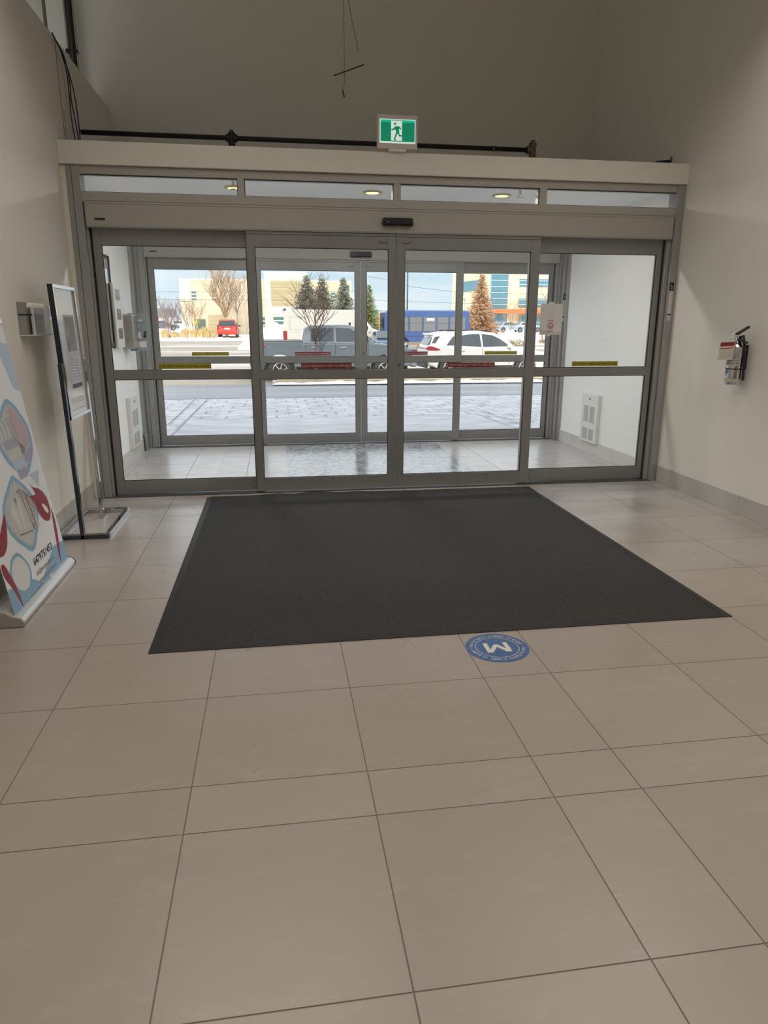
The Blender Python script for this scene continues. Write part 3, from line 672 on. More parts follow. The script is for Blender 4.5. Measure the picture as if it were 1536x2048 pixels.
MB().box((XL, 8.46, 1.28), (XL+.13, 8.76, 1.66), BM).build('metal_body', r, bevel=.015)
SG = mat('blue_grey_sign', (.30, .35, .37), .4)
MB().box((XL+.02, 8.77, 1.25), (XL+.25, 8.785, 1.675), SG).build('sign_plate', r)
sg = MB(); yv = 8.768
sg.text('Keep', .05, (XL+.135, yv, 1.585), (1, 0, 0), (0, 0, 1), WHITE, 'CENTER', .02); sg.text('it', .05, (XL+.135, yv, 1.52), (1, 0, 0), (0, 0, 1), WHITE, 'CENTER', .02)
sg.box((XL+.06, yv-.001, 1.29), (XL+.21, yv, 1.36), WHITE)
sg.poly([(XL+.10, yv-.001, 1.39), (XL+.16, yv-.001, 1.39), (XL+.15, yv-.001, 1.47), (XL+.11, yv-.001, 1.45)], WHITE)
sg.poly([(XL+.18, yv-.001, 1.40), (XL+.21, yv-.001, 1.40), (XL+.22, yv-.001, 1.48), (XL+.19, yv-.001, 1.47)], INK)
sg.build('sign_print', r)

# ------------------------------------------------------------------ fire extinguisher
fy, fx = 5.43, XR-.088
r = thing('fire_extinguisher', 'chrome fire extinguisher with a red and white tag on the right wall', 'fire extinguisher', (fx, fy, 1.07))
rad = .068
MB().lathe([(.0, 1.078), (rad-.012, 1.078), (rad-.002, 1.086), (rad, 1.10), (rad, 1.375), (rad-.008, 1.395), (rad-.028, 1.415), (.022, 1.428), (.018, 1.440), (0, 1.44)], (fx, fy, 0), CHROME, n=32).build('cylinder', r)
def band(z0, z1, m, nm, a0=0, a1=360, rr=rad+.001):
    b = MB(); V = []; F = []; nn = 30
    for k in range(nn+1):
        a = R(a0+(a1-a0)*k/nn)
        V += [(fx+rr*math.cos(a), fy+rr*math.sin(a), z0), (fx+rr*math.cos(a), fy+rr*math.sin(a), z1)]
    for k in range(nn): F.append((2*k, 2*k+2, 2*k+3, 2*k+1))
    b.add(V, F, m, True); return b.build(nm, r)
LBL = mat('metal_label', (.42, .41, .39), .5, noise=.35, nscale=90)
band(1.235, 1.385, LBL, 'instruction_label', 150, 270); band(1.10, 1.13, mat('lower_label', (.50, .47, .38), .5, noise=.25, nscale=80), 'lower_label', 120, 280)
band(1.205, 1.213, BLACKP, 'strap', 0, 360, rad+.002)
lb_ = MB()
for k in range(9):
    a = R(185+8*(k % 3)); z = 1.25+.013*k
    for aa in range(175, 255, 9): 
        if random.random() < .65:
            p = R(aa); q = R(aa+5); rr = rad+.002
            lb_.poly([(fx+rr*math.cos(p), fy+rr*math.sin(p), z), (fx+rr*math.cos(q), fy+rr*math.sin(q), z), (fx+rr*math.cos(q), fy+rr*math.sin(q), z+.005), (fx+rr*math.cos(p), fy+rr*math.sin(p), z+.005)], INK)
lb_.build('label_print', r)
h = MB()
h.cyl((fx, fy, 1.435), (fx, fy, 1.475), .020, CHROME, n=16)
h.build('valve', r)
h = MB(); h.add([(fx-.02, fy+.03, 1.478), (fx+.02, fy+.03, 1.478), (fx+.02, fy-.10, 1.535), (fx-.02, fy-.10, 1.535), (fx-.02, fy+.03, 1.492), (fx+.02, fy+.03, 1.492), (fx+.014, fy-.115, 1.553), (fx-.014, fy-.115, 1.553)], [(0, 3, 2, 1), (4, 5, 6, 7), (0, 1, 5, 4), (1, 2, 6, 5), (2, 3, 7, 6), (3, 0, 4, 7)], BLACKP)
h.build('squeeze_lever', r, bevel=.003)
h = MB(); h.add([(fx-.018, fy+.015, 1.440), (fx+.018, fy+.015, 1.440), (fx+.016, fy-.11, 1.415), (fx-.016, fy-.11, 1.415), (fx-.018, fy+.015, 1.46), (fx+.018, fy+.015, 1.46), (fx+.016, fy-.11, 1.427), (fx-.016, fy-.11, 1.427)], [(0, 3, 2, 1), (4, 5, 6, 7), (0, 1, 5, 4), (1, 2, 6, 5), (2, 3, 7, 6), (3, 0, 4, 7)], BLACKP)
h.build('carry_handle', r, bevel=.003)
MB().tube([(fx, fy-.02, 1.46), (fx, fy-.06, 1.472), (fx, fy-.07, 1.445), (fx+.01, fy-.075, 1.40), (fx+.02, fy-.08, 1.25), (fx+.03, fy-.082, 1.12)], .011, BLACKP, 10).build('hose', r)
MB().cyl((fx-.024, fy+.03, 1.478), (fx-.030, fy+.03, 1.478), .021, CHROME, n=20).cyl((fx-.030, fy+.03, 1.478), (fx-.031, fy+.03, 1.478), .016, PAPER, n=20).build('gauge', r)
b = MB(); pts = [(fx-.02, fy+.055+.022*math.cos(t), 1.492+.022*math.sin(t)) for t in [i*math.pi/8 for i in range(17)]]; b.tube(pts, .0022, CHROME, 6); b.build('pull_ring', r)
T0 = Vector((fx-.125, fy+.045, 0)); T1 = Vector((fx-.060, fy-.055, 0)); tn = Vector((-.10, -.065, 0)).normalized()
def TP(a, z, o=0.): v = T0.lerp(T1, a)+tn*o; return (v.x, v.y, z)
tg = MB().poly([TP(0, 1.425), TP(1, 1.435), TP(.92, 1.285), TP(-.12, 1.275)], mat('tag_card', (.66, .60, .53), .7)); tag_o = tg.build('service_tag', r)
tgp = MB(); TR_ = mat('tag_red', (.28, .03, .03), .6)
tgp.poly([TP(.02, 1.418, .001), TP(.97, 1.427, .001), TP(.95, 1.396, .001), TP(0, 1.388, .001)], TR_).poly([TP(-.02, 1.372, .001), TP(.9, 1.382, .001), TP(.9, 1.376, .001), TP(-.02, 1.366, .001)], TR_)
for k in range(5): tgp.poly([TP(.06, 1.352-.014*k, .001), TP(.86, 1.359-.014*k, .001), TP(.86, 1.357-.014*k, .001), TP(.06, 1.350-.014*k, .001)], GINK)
c_ = tgp.build('tag_print', tag_o); MB().tube([TP(.45, 1.43), (fx-.06, fy+.03, 1.455), (fx-.02, fy+.055, 1.475)], .0012, WHITE, 4).build('tag_string', r)
MB().box((XR-.02, fy-.02, 1.20), (XR, fy+.02, 1.40), BLACKP).box((XR-.035, fy-.03, 1.30), (XR-.02, fy+.03, 1.33), BLACKP).build('wall_bracket', r)

# ------------------------------------------------------------------ brochure holder on the left wall
r = thing('brochure_holder', 'clear acrylic brochure holder on the left wall behind the poster stand', 'brochure holder', (XL+.04, 5.4, 1.47))
yl, yr_, zz0, zz1 = 5.17, 5.75, 1.478, 1.68
MB().box((XL, yl, zz0), (XL+.085, yr_, zz0+.005), mat('acrylic_edge', (.70, .72, .72), .3)).box((XL+.082, yl+.05, zz0), (XL+.088, yl+.056, zz1), MATS['acrylic_edge']).build('lit_edges', r)
MB().box((XL+.082, yl+.05, zz0), (XL+.085, yr_, zz1), ACRYL).build('front_sheet', r)
MB().box((XL, yl, zz0), (XL+.003, yr_, zz1+.02), ACRYL).build('back_sheet', r)
MB().cyl((XL, yl+.03, 1.615), (XL+.085, yl+.03, 1.615), .006, BLACKP, n=10).build('standoff_screw', r)
br = MB().box((XL+.02, 5.38, zz0+.006), (XL+.035, 5.62, 1.665), mat('brochure_cover', (.62, .60, .56), .5)).box((XL+.036, 5.385, 1.585), (XL+.037, 5.615, 1.625), mat('brochure_blue', (.20, .25, .40), .5)).box((XL+.036, 5.385, 1.50), (XL+.037, 5.615, 1.585), mat('brochure_grey', (.40, .42, .43), .5))
tag(br.build('brochure'), 'brochure with a blue band standing in the clear wall holder', 'brochure')

# ------------------------------------------------------------------ chrome poster stand
r = thing('poster_stand', 'chrome floor stand holding a framed notice by the left wall', 'sign stand', (-1.46, 5.7, 0))
b = MB(); z1 = .032
b.box((-1.645, 5.285, 0), (-1.275, 5.335, z1), CHROME_DARKREFL); b.box((-1.655, 6.07, 0), (-1.285, 6.115, z1), CHROME)
b.box((-1.315, 5.335, 0), (-1.275, 6.07, z1), CHROME); b.box((-1.655, 5.335, 0), (-1.615, 6.07, z1), CHROME)
b.build('base_frame', r, bevel=.003)
def post(y0, y1, x0, top, m):
    b = MB(); s = -.018
    for (a, c) in ((0, top),):
        b.add([(x0, y0, a), (x0+.028, y0, a), (x0+.028, y1, a), (x0, y1, a), (x0+s*c, y0, c), (x0+.028+s*c, y0, c), (x0+.028+s*c, y1, c), (x0+s*c, y1, c)],
              [(0, 3, 2, 1), (4, 5, 6, 7), (0, 1, 5, 4), (1, 2, 6, 5), (2, 3, 7, 6), (3, 0, 4, 7)], m)
    return b
post(5.285, 5.333, -1.480, 1.285, CHROME_DARKREFL).build('post', r, bevel=.003)
post(5.90, 5.945, -1.480, 1.30, CHROME).build('post', r, bevel=.003)
MB().box((-1.48, 5.945, .0), (-1.45, 6.07, .03), CHROME).build('rear_tie', r)
# frame
def PX(z, o=0.): return -1.462+.0-.030*(z-.885)+o
fz0, fz1, fy0, fy1 = .885, 1.822, 5.335, 5.893
def slab(b, ya, yb, za, zb, o0, o1, m):
    b.add([(PX(za, o0), ya, za), (PX(za, o1), ya, za), (PX(za, o1), yb, za), (PX(za, o0), yb, za), (PX(zb, o0), ya, zb), (PX(zb, o1), ya, zb), (PX(zb, o1), yb, zb), (PX(zb, o0), yb, zb)],
          [(0, 3, 2, 1), (4, 5, 6, 7), (0, 1, 5, 4), (1, 2, 6, 5), (2, 3, 7, 6), (3, 0, 4, 7)], m)
b = MB(); slab(b, fy0, fy0+.022, fz0, fz1, -.035, 0, CHROME); slab(b, fy1-.022, fy1, fz0, fz1, -.035, 0, CHROME); slab(b, fy0, fy1, fz0, fz0+.022, -.035, .0005, CHROME); slab(b, fy0, fy1, fz1-.022, fz1, -.035, .0005, CHROME)
slab(b, fy0-.003, fy0, fz0, fz1, -.036, -.002, BLACKP); fo = b.build('poster_frame', r)
b = MB(); slab(b, fy0+.022, fy1-.022, fz0+.022, fz1-.022, -.03, -.012, mat('cream_board', (.62, .60, .54), .30, coat=.7)); b.build('backing_board', r)
b = MB(); slab(b, 5.52, 5.79, 1.09, 1.62, -.012, -.010, mat('notice_sheet', (.52, .54, .57), .6))
slab(b, 5.54, 5.775, 1.36, 1.605, -.010, -.009, mat('notice_photo', (.30, .31, .30), .6, noise=.45, nscale=9, stretch=(1, 8, 1)))
slab(b, 5.525, 5.785, 1.095, 1.125, -.010, -.009, mat('notice_band', (.07, .08, .10), .6))
for k in range(8): slab(b, 5.55, 5.63+.02*(k % 3), 1.15+.022*k, 1.154+.022*k, -.010, -.009, GINK); slab(b, 5.68, 5.76, 1.15+.02*k, 1.156+.02*k, -.010, -.009, GINK)
for k, z in enumerate((.99, 1.005, 1.02, .94)): slab(b, 5.45, 5.80, z, z+.004, -.012, -.011, mat('faint_ink', (.42, .40, .37), .8))
b.build('printed_notice', r)

# ------------------------------------------------------------------ roll-up banner
bk = .146
def BX(y, z, o=0.): return (-1.405-bk*z+o, y, z)
r = thing('rollup_banner', 'white and blue roll-up banner with red ribbons and a phone number at the left edge', 'banner', (-1.43, 4.2, 0))
by0, by1, bz1 = 3.715, 4.703, 1.57
bw = mat('banner_cloth', (.78, .79, .82), .5, noise=.03, nscale=2)
b = MB(); b.add([BX(by0, .05), BX(by1, .05), BX(by1, bz1), BX(by0, bz1), BX(by0, .05, -.002), BX(by1, .05, -.002), BX(by1, bz1, -.002), BX(by0, bz1, -.002)], [(0, 1, 2, 3), (7, 6, 5, 4), (0, 4, 5, 1), (1, 5, 6, 2), (2, 6, 7, 3), (3, 7, 4, 0)], bw)
b.build('banner_cloth', r)
BBL = mat('banner_blue', (.24, .42, .58), .5); BBP = mat('banner_pale_blue', (.45, .56, .68), .5); BRD = mat('banner_red', (.28, .02, .035), .45)
WOOD_ = mat('photo_brown', (.27, .24, .22), .6, noise=.4, nscale=14, stretch=(1, 6, 1)); ROBE = mat('photo_robe', (.55, .55, .54), .6, noise=.07, nscale=12, stretch=(1, 5, 1)); PHOT = mat('photo_grey', (.50, .52, .50), .6, noise=.2, nscale=18, stretch=(1, 6, 1))
PPK = mat('photo_pink', (.55, .40, .45), .6); PLV = mat('photo_lavender', (.38, .38, .48), .6); PCR_ = mat('photo_linen', (.64, .63, .60), .6); PCR = mat('photo_cream', (.58, .58, .54), .6)
art = MB()
def AR(pts, m, o):
    if len(pts) > 5:
        for _ in range(1 if m in (BBL, PHOT, PLV) or len(pts) < 8 else 2): pts = [q for i in range(len(pts)) for q in ((pts[i][0]*.8+pts[(i+1) % len(pts)][0]*.2, pts[i][1]*.8+pts[(i+1) % len(pts)][1]*.2), (pts[i][0]*.2+pts[(i+1) % len(pts)][0]*.8, pts[i][1]*.2+pts[(i+1) % len(pts)][1]*.8))]
    art.poly([BX(y, z, o*.3) for y, z in pts], m)
def scale(pts, k):
    cy = sum(p[0] for p in pts)/len(pts); cz = sum(p[1] for p in pts)/len(pts); return [(cy+(a-cy)*k, cz+(q-cz)*k) for a, q in pts]
AR([(by0, .05), (by1, .05), (by1, .175), (4.50, .195), (4.18, .075)], BBL, .001); AR([(by0, .05), (4.2, .05), (4.18, .075), (4.04, .15), (by0, .20)], BBL, .001)
hexR = [(4.185, .722), (3.965, .612), (3.915, .530), (3.960, .418), (4.150, .272), (4.225, .265), (4.395, .385), (4.455, .513), (4.360, .615), (4.215, .718)]
hex2 = [(4.400, 1.13), (4.22, 1.03), (4.13, .95), (4.135, .88), (4.205, .775), (4.380, .672), (4.45, .672), (4.62, .77), (4.665, .85), (4.665, .95), (4.55, 1.08), (4.46, 1.13)]
hex0 = [(3.90, 1.02), (3.72, .93), (3.72, .62), (3.80, .60), (3.98, .68), (4.04, .78), (4.03, .88)]
for H, m in ((hexR, PHOT), (hex2, PHOT), (hex0, PLV)):
    AR(H, BBL, .001); AR(scale(H, .86), m, .0014)
# robe photograph
AR([(4.03, .54), (4.10, .60), (4.16, .615), (4.23, .56), (4.27, .44), (4.27, .33), (4.18, .305), (4.07, .37), (4.0, .44)], ROBE, .0018)
AR([(4.12, .60), (4.145, .545), (4.165, .60)], WOOD_, .0020); AR([(4.07, .405), (4.27, .375), (4.27, .365), (4.07, .393)], WOOD_, .0020)
AR([(4.23, .64), (4.38, .56), (4.40, .48), (4.33, .38), (4.28, .36), (4.285, .46), (4.25, .57), (4.18, .63)], WOOD_, .0017)
for k in range(7): AR([(4.20+.026*k, .655-.018*k), (4.212+.026*k, .650-.018*k), (4.262+.022*k, .43-.012*k), (4.252+.022*k, .43-.012*k)], (ROBE, WOOD_, PCR_)[k % 3], .0021)
AR([(4.045, .54), (4.10, .598), (4.13, .45), (4.115, .40)], PCR_, .0021); AR([(4.165, .61), (4.15, .50), (4.16, .41), (4.175, .41), (4.21, .56)], PCR_, .0021)
# laundry photograph
AR([(4.42, 1.09), (4.50, 1.07), (4.60, .96), (4.62, .84), (4.52, .83), (4.45, .90), (4.40, 1.0)], PPK, .0018)
for k, m in enumerate((PLV, PCR, BBP, PLV)): AR([(4.20+.03*k, .91-.062*k), (4.43, .91-.062*k-.0), (4.44, .855-.062*k), (4.22+.03*k, .855-.062*k)], m, .0018)
for k in range(4): AR([(4.33+.03*k, 1.03), (4.338+.03*k, 1.03), (4.41+.02*k, .86), (4.402+.02*k, .86)], GINK, .0019)
for k in range(5): AR([(4.20+.03*k, 1.0+.006*k), (4.212+.03*k, 1.0+.006*k), (4.225+.03*k, .92), (4.213+.03*k, .92)], (PCR_, PLV)[k % 2], .0017)
AR([(4.46, .80), (4.60, .82), (4.60, .76), (4.46, .74)], PLV, .0019); AR([(4.44, .88), (4.52, .83), (4.48, .79), (4.44, .80)], WOOD_, .0018)
# pale shapes
AR([(4.455, .672), (4.62, .668), (4.56, .57)], BBP, .0012); AR([(4.50, 1.46), (4.70, 1.44), (4.70, 1.15), (4.60, 1.18), (4.56, 1.30)], BBP, .0012); AR([(3.72, 1.40), (4.1, 1.5), (4.2, 1.3), (3.95, 1.12), (3.72, 1.2)], BBP, .0012)
# small white code panel (code itself left out)
qr = [(3.973, .336), (3.865, .330), (3.790, .262), (3.810, .166), (3.900, .100), (4.010, .100), (4.078, .165), (4.072, .235)]
AR(qr, BBL, .0016); AR(scale(qr, .83), mat('banner_white', (.70, .71, .72), .5), .0019)
# ribbons
AR([(4.405, .640), (4.450, .592), (4.530, .570), (4.600, .530), (4.640, .470), (4.640, .400), (4.590, .350), (4.530, .352), (4.470, .385), (4.425, .440), (4.415, .500), (4.355, .560), (4.43, .548), (4.475, .540)], BRD, .0020)
AR([(4.515, .475), (4.555, .460), (4.595, .425), (4.600, .395), (4.565, .398), (4.535, .430)], bw, .0024)
AR([(4.655, .420), (4.668, .36), (4.660, .28), (4.620, .17), (4.560, .055), (4.555, .055), (4.570, .16), (4.600, .26), (4.628, .34)], BRD, .0020)
AR([(3.961, .572), (3.925, .470), (3.87, .395), (3.80, .365), (3.72, .38), (3.72, .47), (3.80, .46), (3.86, .50)], BRD, .0020)
AR([(3.72, .34), (3.77, .33), (3.825, .20), (3.850, .055), (3.835, .055), (3.79, .17), (3.72, .27)], BRD, .0020)
art.build('printed_artwork', r)
nv = Vector((0, 1, 0)); uv_ = Vector((-bk, 0, 1))
le = MB(); le.text('6479751453', .062, BX(4.142, .188, .0009), nv, uv_, INK, 'LEFT', .025, width=.345)
le.text('info@moonheadlyons.ca', .040, BX(4.137, .128, .0009), nv, uv_, GINK, 'LEFT', .02, width=.335)
le.text('www.moonheadlyons.ca', .040, BX(4.147, .078, .0009), nv, uv_, GINK, 'LEFT', .02, width=.335)
le.build('lettering', r)
cs = mat('silver_casing', (.66, .68, .69), .32, .5)
prof = [(-1.372, .0), (-1.370, .022), (-1.382, .042), (-1.400, .050), (-1.425, .056), (-1.450, .078), (-1.50, .086), (-1.548, .078), (-1.555, .0)]
b = MB(); n_ = len(prof); b.add([(x, 3.700, z+.004) for x, z in prof]+[(x, 4.708, z+.004) for x, z in prof], [tuple(range(n_)), tuple(range(2*n_-1, n_-1, -1))]+[(i, n_+i, n_+(i+1) % n_, (i+1) % n_) for i in range(n_)], cs)
b.build('base_casing', r, bevel=.003)
b = MB(); EC = mat('end_cap_grey', (.30, .28, .26), .5); pr2 = [(x+.003 if x > -1.45 else x-.003, z+.004) for x, z in prof]
b.prism([(p[0], p[1]) for p in pr2], 'y', 3.684, 3.700, EC); b.prism([(p[0], p[1]) for p in pr2], 'y', 4.708, 4.714, BLACKP); b.build('end_cap', r)
MB().box((-1.400, 4.28, .058), (-1.396, 4.315, .078), WHITE).build('clip', r)
b = MB(); b.add([BX(by0-.01, bz1-.012, -.008), BX(by1+.004, bz1-.012, -.008), BX(by1+.004, bz1-.012, .006), BX(by0-.01, bz1-.012, .006), BX(by0-.01, bz1+.014, -.008), BX(by1+.004, bz1+.014, -.008), BX(by1+.004, bz1+.014, .006), BX(by0-.01, bz1+.014, .006)], [(0, 1, 2, 3), (4, 7, 6, 5), (0, 4, 5, 1), (1, 5, 6, 2), (2, 6, 7, 3), (3, 7, 4, 0)], CHROME)
b.build('top_rail', r)
MB().tube([(-1.50, 4.2, .06), (-1.67, 4.2, 1.58)], .009, BLACKP, 8).build('support_pole', r)
# ================================================================== OUTDOORS
def ground_mat(name, c0, c1, scale, stretch, p0=.4, p1=.6, brick=False, rough=.85, snowc=(.80, .82, .87)):
    M = mat(name, c0, rough); t = M.node_tree; b = t.nodes['Principled BSDF']; co = N(t, 'ShaderNodeTexCoord')
    mm = N(t, 'ShaderNodeMapping'); mm.inputs['Scale'].default_value = stretch; t.links.new(co.outputs['Object'], mm.inputs[0])
    n = N(t, 'ShaderNodeTexNoise'); n.inputs['Scale'].default_value = scale; n.inputs['Detail'].default_value = 8; n.inputs['Roughness'].default_value = .65; t.links.new(mm.outputs[0], n.inputs['Vector'])
    r = N(t, 'ShaderNodeValToRGB'); r.color_ramp.elements[0].position = p0; r.color_ramp.elements[1].position = p1
    r.color_ramp.elements[0].color = (*c0, 1); r.color_ramp.elements[1].color = (*c1, 1); t.links.new(n.outputs[0], r.inputs[0]); out = r.outputs[0]
    if brick:
        bt = N(t, 'ShaderNodeTexBrick'); bt.inputs['Scale'].default_value = 1.0; bt.inputs['Brick Width'].default_value = .46; bt.inputs['Row Height'].default_value = .52; bt.inputs['Mortar Size'].default_value = .028; bt.inputs['Mortar Smooth'].default_value = .3
        bt.offset = .5; bt.squash = 1
        bt.inputs['Color1'].default_value = (1, 1, 1, 1); bt.inputs['Color2'].default_value = (1, 1, 1, 1); bt.inputs['Mortar'].default_value = (0, 0, 0, 1)
        t.links.new(co.outputs['Object'], bt.inputs['Vector'])
        n2 = N(t, 'ShaderNodeTexNoise'); n2.inputs['Scale'].default_value = 1.7; n2.inputs['Detail'].default_value = 5; t.links.new(co.outputs['Object'], n2.inputs['Vector'])
        r2 = N(t, 'ShaderNodeValToRGB'); r2.color_ramp.elements[0].position = .34; r2.color_ramp.elements[1].position = .58; t.links.new(n2.outputs[0], r2.inputs[0])
        iv = N(t, 'ShaderNodeMath', operation='SUBTRACT'); iv.inputs[0].default_value = 1.0; t.links.new(bt.outputs['Color'], iv.inputs[1])
        mu = N(t, 'ShaderNodeMath', operation='MULTIPLY'); t.links.new(iv.outputs[0], mu.inputs[0]); t.links.new(r2.outputs[0], mu.inputs[1])
        mxx = N(t, 'ShaderNodeMix', data_type='RGBA'); t.links.new(mu.outputs[0], mxx.inputs['Factor']); t.links.new(out, mxx.inputs[6]); mxx.inputs[7].default_value = (.25, .25, .28, 1); out = mxx.outputs[2]
    t.links.new(out, b.inputs['Base Color']); return M
CONC = ground_mat('snow_dusted_concrete', (.37, .375, .40), (.50, .51, .53), 1.2, (1, 2.2, 1), .35, .6)
PAV = ground_mat('snow_dusted_pavers', (.33, .335, .36), (.54, .55, .575), 2.6, (1, 1.6, 1), .35, .6, brick=True)
ROADM = ground_mat('icy_road', (.22, .225, .245), (.35, .36, .38), .8, (.12, 2.2, 1), .35, .65)
LOTM = ground_mat('slushy_lot', (.30, .265, .22), (.66, .64, .62), .22, (.22, 1.0, 1), .46, .66)
FARM = ground_mat('far_snowy_ground', (.45, .42, .37), (.84, .85, .88), .10, (.3, 1, 1), .35, .52)
def ground(name, x0, x1, y0, y1, m, dz=0.):
    ys = sorted({y0, y1} | {t for t in TY if y0 < t < y1}); b = MB(); V = []
    for y in ys: V += [(x0, y, tz(y)+dz), (x1, y, tz(y)+dz)]
    b.add(V, [(2*i, 2*i+1, 2*i+3, 2*i+2) for i in range(len(ys)-1)], m)
    return struct(b.build(name, loc=(0, 0, 0)))
ground('ground_concrete', -1.53, 3.75, 9.5, 12.9, CONC, .004)
ground('ground_pavers', -60, 60, 9.5, 17.9, PAV)
ground('road', -90, 90, 17.9, 23.6, ROADM)
ground('ground_lot', -120, 140, 23.6, 66, LOTM)
ground('ground_far', -260, 330, 66, 500, FARM)
jn = MB(); JM = mat('pavement_joint', (.27, .27, .30), .9)
def gline(p, q, w=.02):
    n = 8
    for i in range(n):
        a = Vector(p).lerp(Vector(q), i/n); b_ = Vector(p).lerp(Vector(q), (i+1)/n); d = (b_-a).normalized(); s = Vector((-d.y, d.x))*w/2
        jn.add([(a.x-s.x, a.y-s.y, tz(a.y)+.007), (a.x+s.x, a.y+s.y, tz(a.y)+.007), (b_.x+s.x, b_.y+s.y, tz(b_.y)+.007), (b_.x-s.x, b_.y-s.y, tz(b_.y)+.007)], [(0, 3, 2, 1)], JM)
gline((-1.53, 9.9), (-1.66, 17.85)); gline((-1.80, 12.2), (-1.96, 17.85)); gline((3.75, 10.4), (3.75, 13.1)); gline((4.05, 11.4), (4.05, 13.6), .02)
gline((-60, 17.88), (60, 17.88), .10); gline((-1.53, 12.9), (3.75, 12.9), .02)
struct(jn.build('trim_11'))

def mound(x0, x1, y0, y1, h, m, seed, nx=40, ny=14, dz=0., pw=.6, kf=1.):
    rnd = random.Random(seed); ph = [rnd.uniform(0, 6.28) for _ in range(12)]; V = []; F = []
    for j in range(ny+1):
        for i in range(nx+1):
            u, v = i/nx, j/ny; x = x0+(x1-x0)*u; y = y0+(y1-y0)*v
            e = max(0, math.sin(math.pi*u))**pw*max(0, math.sin(math.pi*v))**.7
            k = 1+kf*(.22*math.sin(3.1*x+ph[0])+.16*math.sin(7.3*x+4*v+ph[1])+.12*math.sin(13*x+ph[2]-5*v)+.08*rnd.uniform(-1, 1))
            V.append((x, y, tz(y)+dz-.02+h*e*k))
    for j in range(ny):
        for i in range(nx): F.append((j*(nx+1)+i, j*(nx+1)+i+1, (j+1)*(nx+1)+i+1, (j+1)*(nx+1)+i))
    return MB().add(V, F, m, True)
# planted island
isl = thing('planting_island', 'kerbed dead-grass island with a ridge of snow in front of the pickup', 'island', (6, 23.9, -.38))
KC = mat('kerb_concrete', (.45, .42, .38), .85, noise=.1, nscale=6); DG = mat('dead_grass', (.50, .40, .25), .95, noise=.3, nscale=12)
MB().box((-.1, 23.35, -.42), (13, 24.35, -.27), KC).build('kerb', isl, bevel=.02)
MB().box((.05, 23.5, -.30), (12.85, 24.25, -.235), DG).build('grass_top', isl)
mound(-.1, 13, 23.15, 23.62, .085, SNOW, 3, nx=160, ny=6, dz=.06, pw=.2).build('snow_ridge', isl)
tag(mound(-14, -1.5, 65.5, 72, .20, SNOW, 5, nx=60, pw=.25).build('snow_bank'), 'long low snow strip under the ornamental grasses and red minivan', 'snow bank')
tag(mound(-2.6, 3.2, 51.3, 56, 1.75, SNOW, 8, nx=40, pw=.8, kf=.25).build('snow_pile'), 'tall snow pile behind the pickup bed, left of the white van', 'snow pile')
tag(mound(16.5, 22.5, 57, 61, .95, SNOW, 9, nx=30).build('snow_pile'), 'broad snow pile behind the bonnet of the white SUV', 'snow pile')

# ---------------------------------------------------------------- vehicles (local: x forward, y left)
def arch(xc, zc, r, zb, n=12):
    th0 = math.asin(max(-1, min(1, (zb-zc)/r)))
    return [(xc+r*math.cos(th0+(math.pi-2*th0)*k/n), zc+r*math.sin(th0+(math.pi-2*th0)*k/n)) for k in range(n+1)]
def paint(name, c, rough=.3): return mat(name, c, rough, .1, coat=.6)
def body(root, outline, w, m, bevel=.05, name='body'):
    return MB().prism(outline, 'y', -w, w, m).build(name, root, bevel=bevel, local=True, seg=3, angle=50)
def ghy(z, w0, w1, z0, z1): return w0+(w1-w0)*(z-z0)/(z1-z0)
def cabin(root, outline, w0, w1, z0, z1, m, name='cabin', bevel=.05):
    n = len(outline); V = [(x, ghy(z, w0, w1, z0, z1), z) for x, z in outline]+[(x, -ghy(z, w0, w1, z0, z1), z) for x, z in outline]
    return MB().add(V, [tuple(range(n-1, -1, -1)), tuple(range(n, 2*n))]+[(i, (i+1) % n, n+(i+1) % n, n+i) for i in range(n)], m).build(name, root, bevel=bevel, local=True, seg=3, angle=40)
def side_win(root, pts, w0, w1, z0, z1, m=None, name='side_window', off=.008, sides=(1, -1)):
    for s in sides:
        b = MB(); b.poly([(x, s*(ghy(z, w0, w1, z0, z1)+off), z) for x, z in (pts if s > 0 else pts[::-1])], m or CARGL); b.build(name, root, local=True)
def cross_win(root, p0, p1, w0, w1, z0, z1, name, k=.88, off=(0, 0)):
    (xa, za), (xb, zb) = p0, p1; ya, yb = ghy(za, w0, w1, z0, z1)*k, ghy(zb, w0, w1, z0, z1)*k; ox, oz = off
    MB().poly([(xa+ox, -ya, za+oz), (xa+ox, ya, za+oz), (xb+ox, yb, zb+oz), (xb+ox, -yb, zb+oz)], CARGL).build(name, root, local=True)
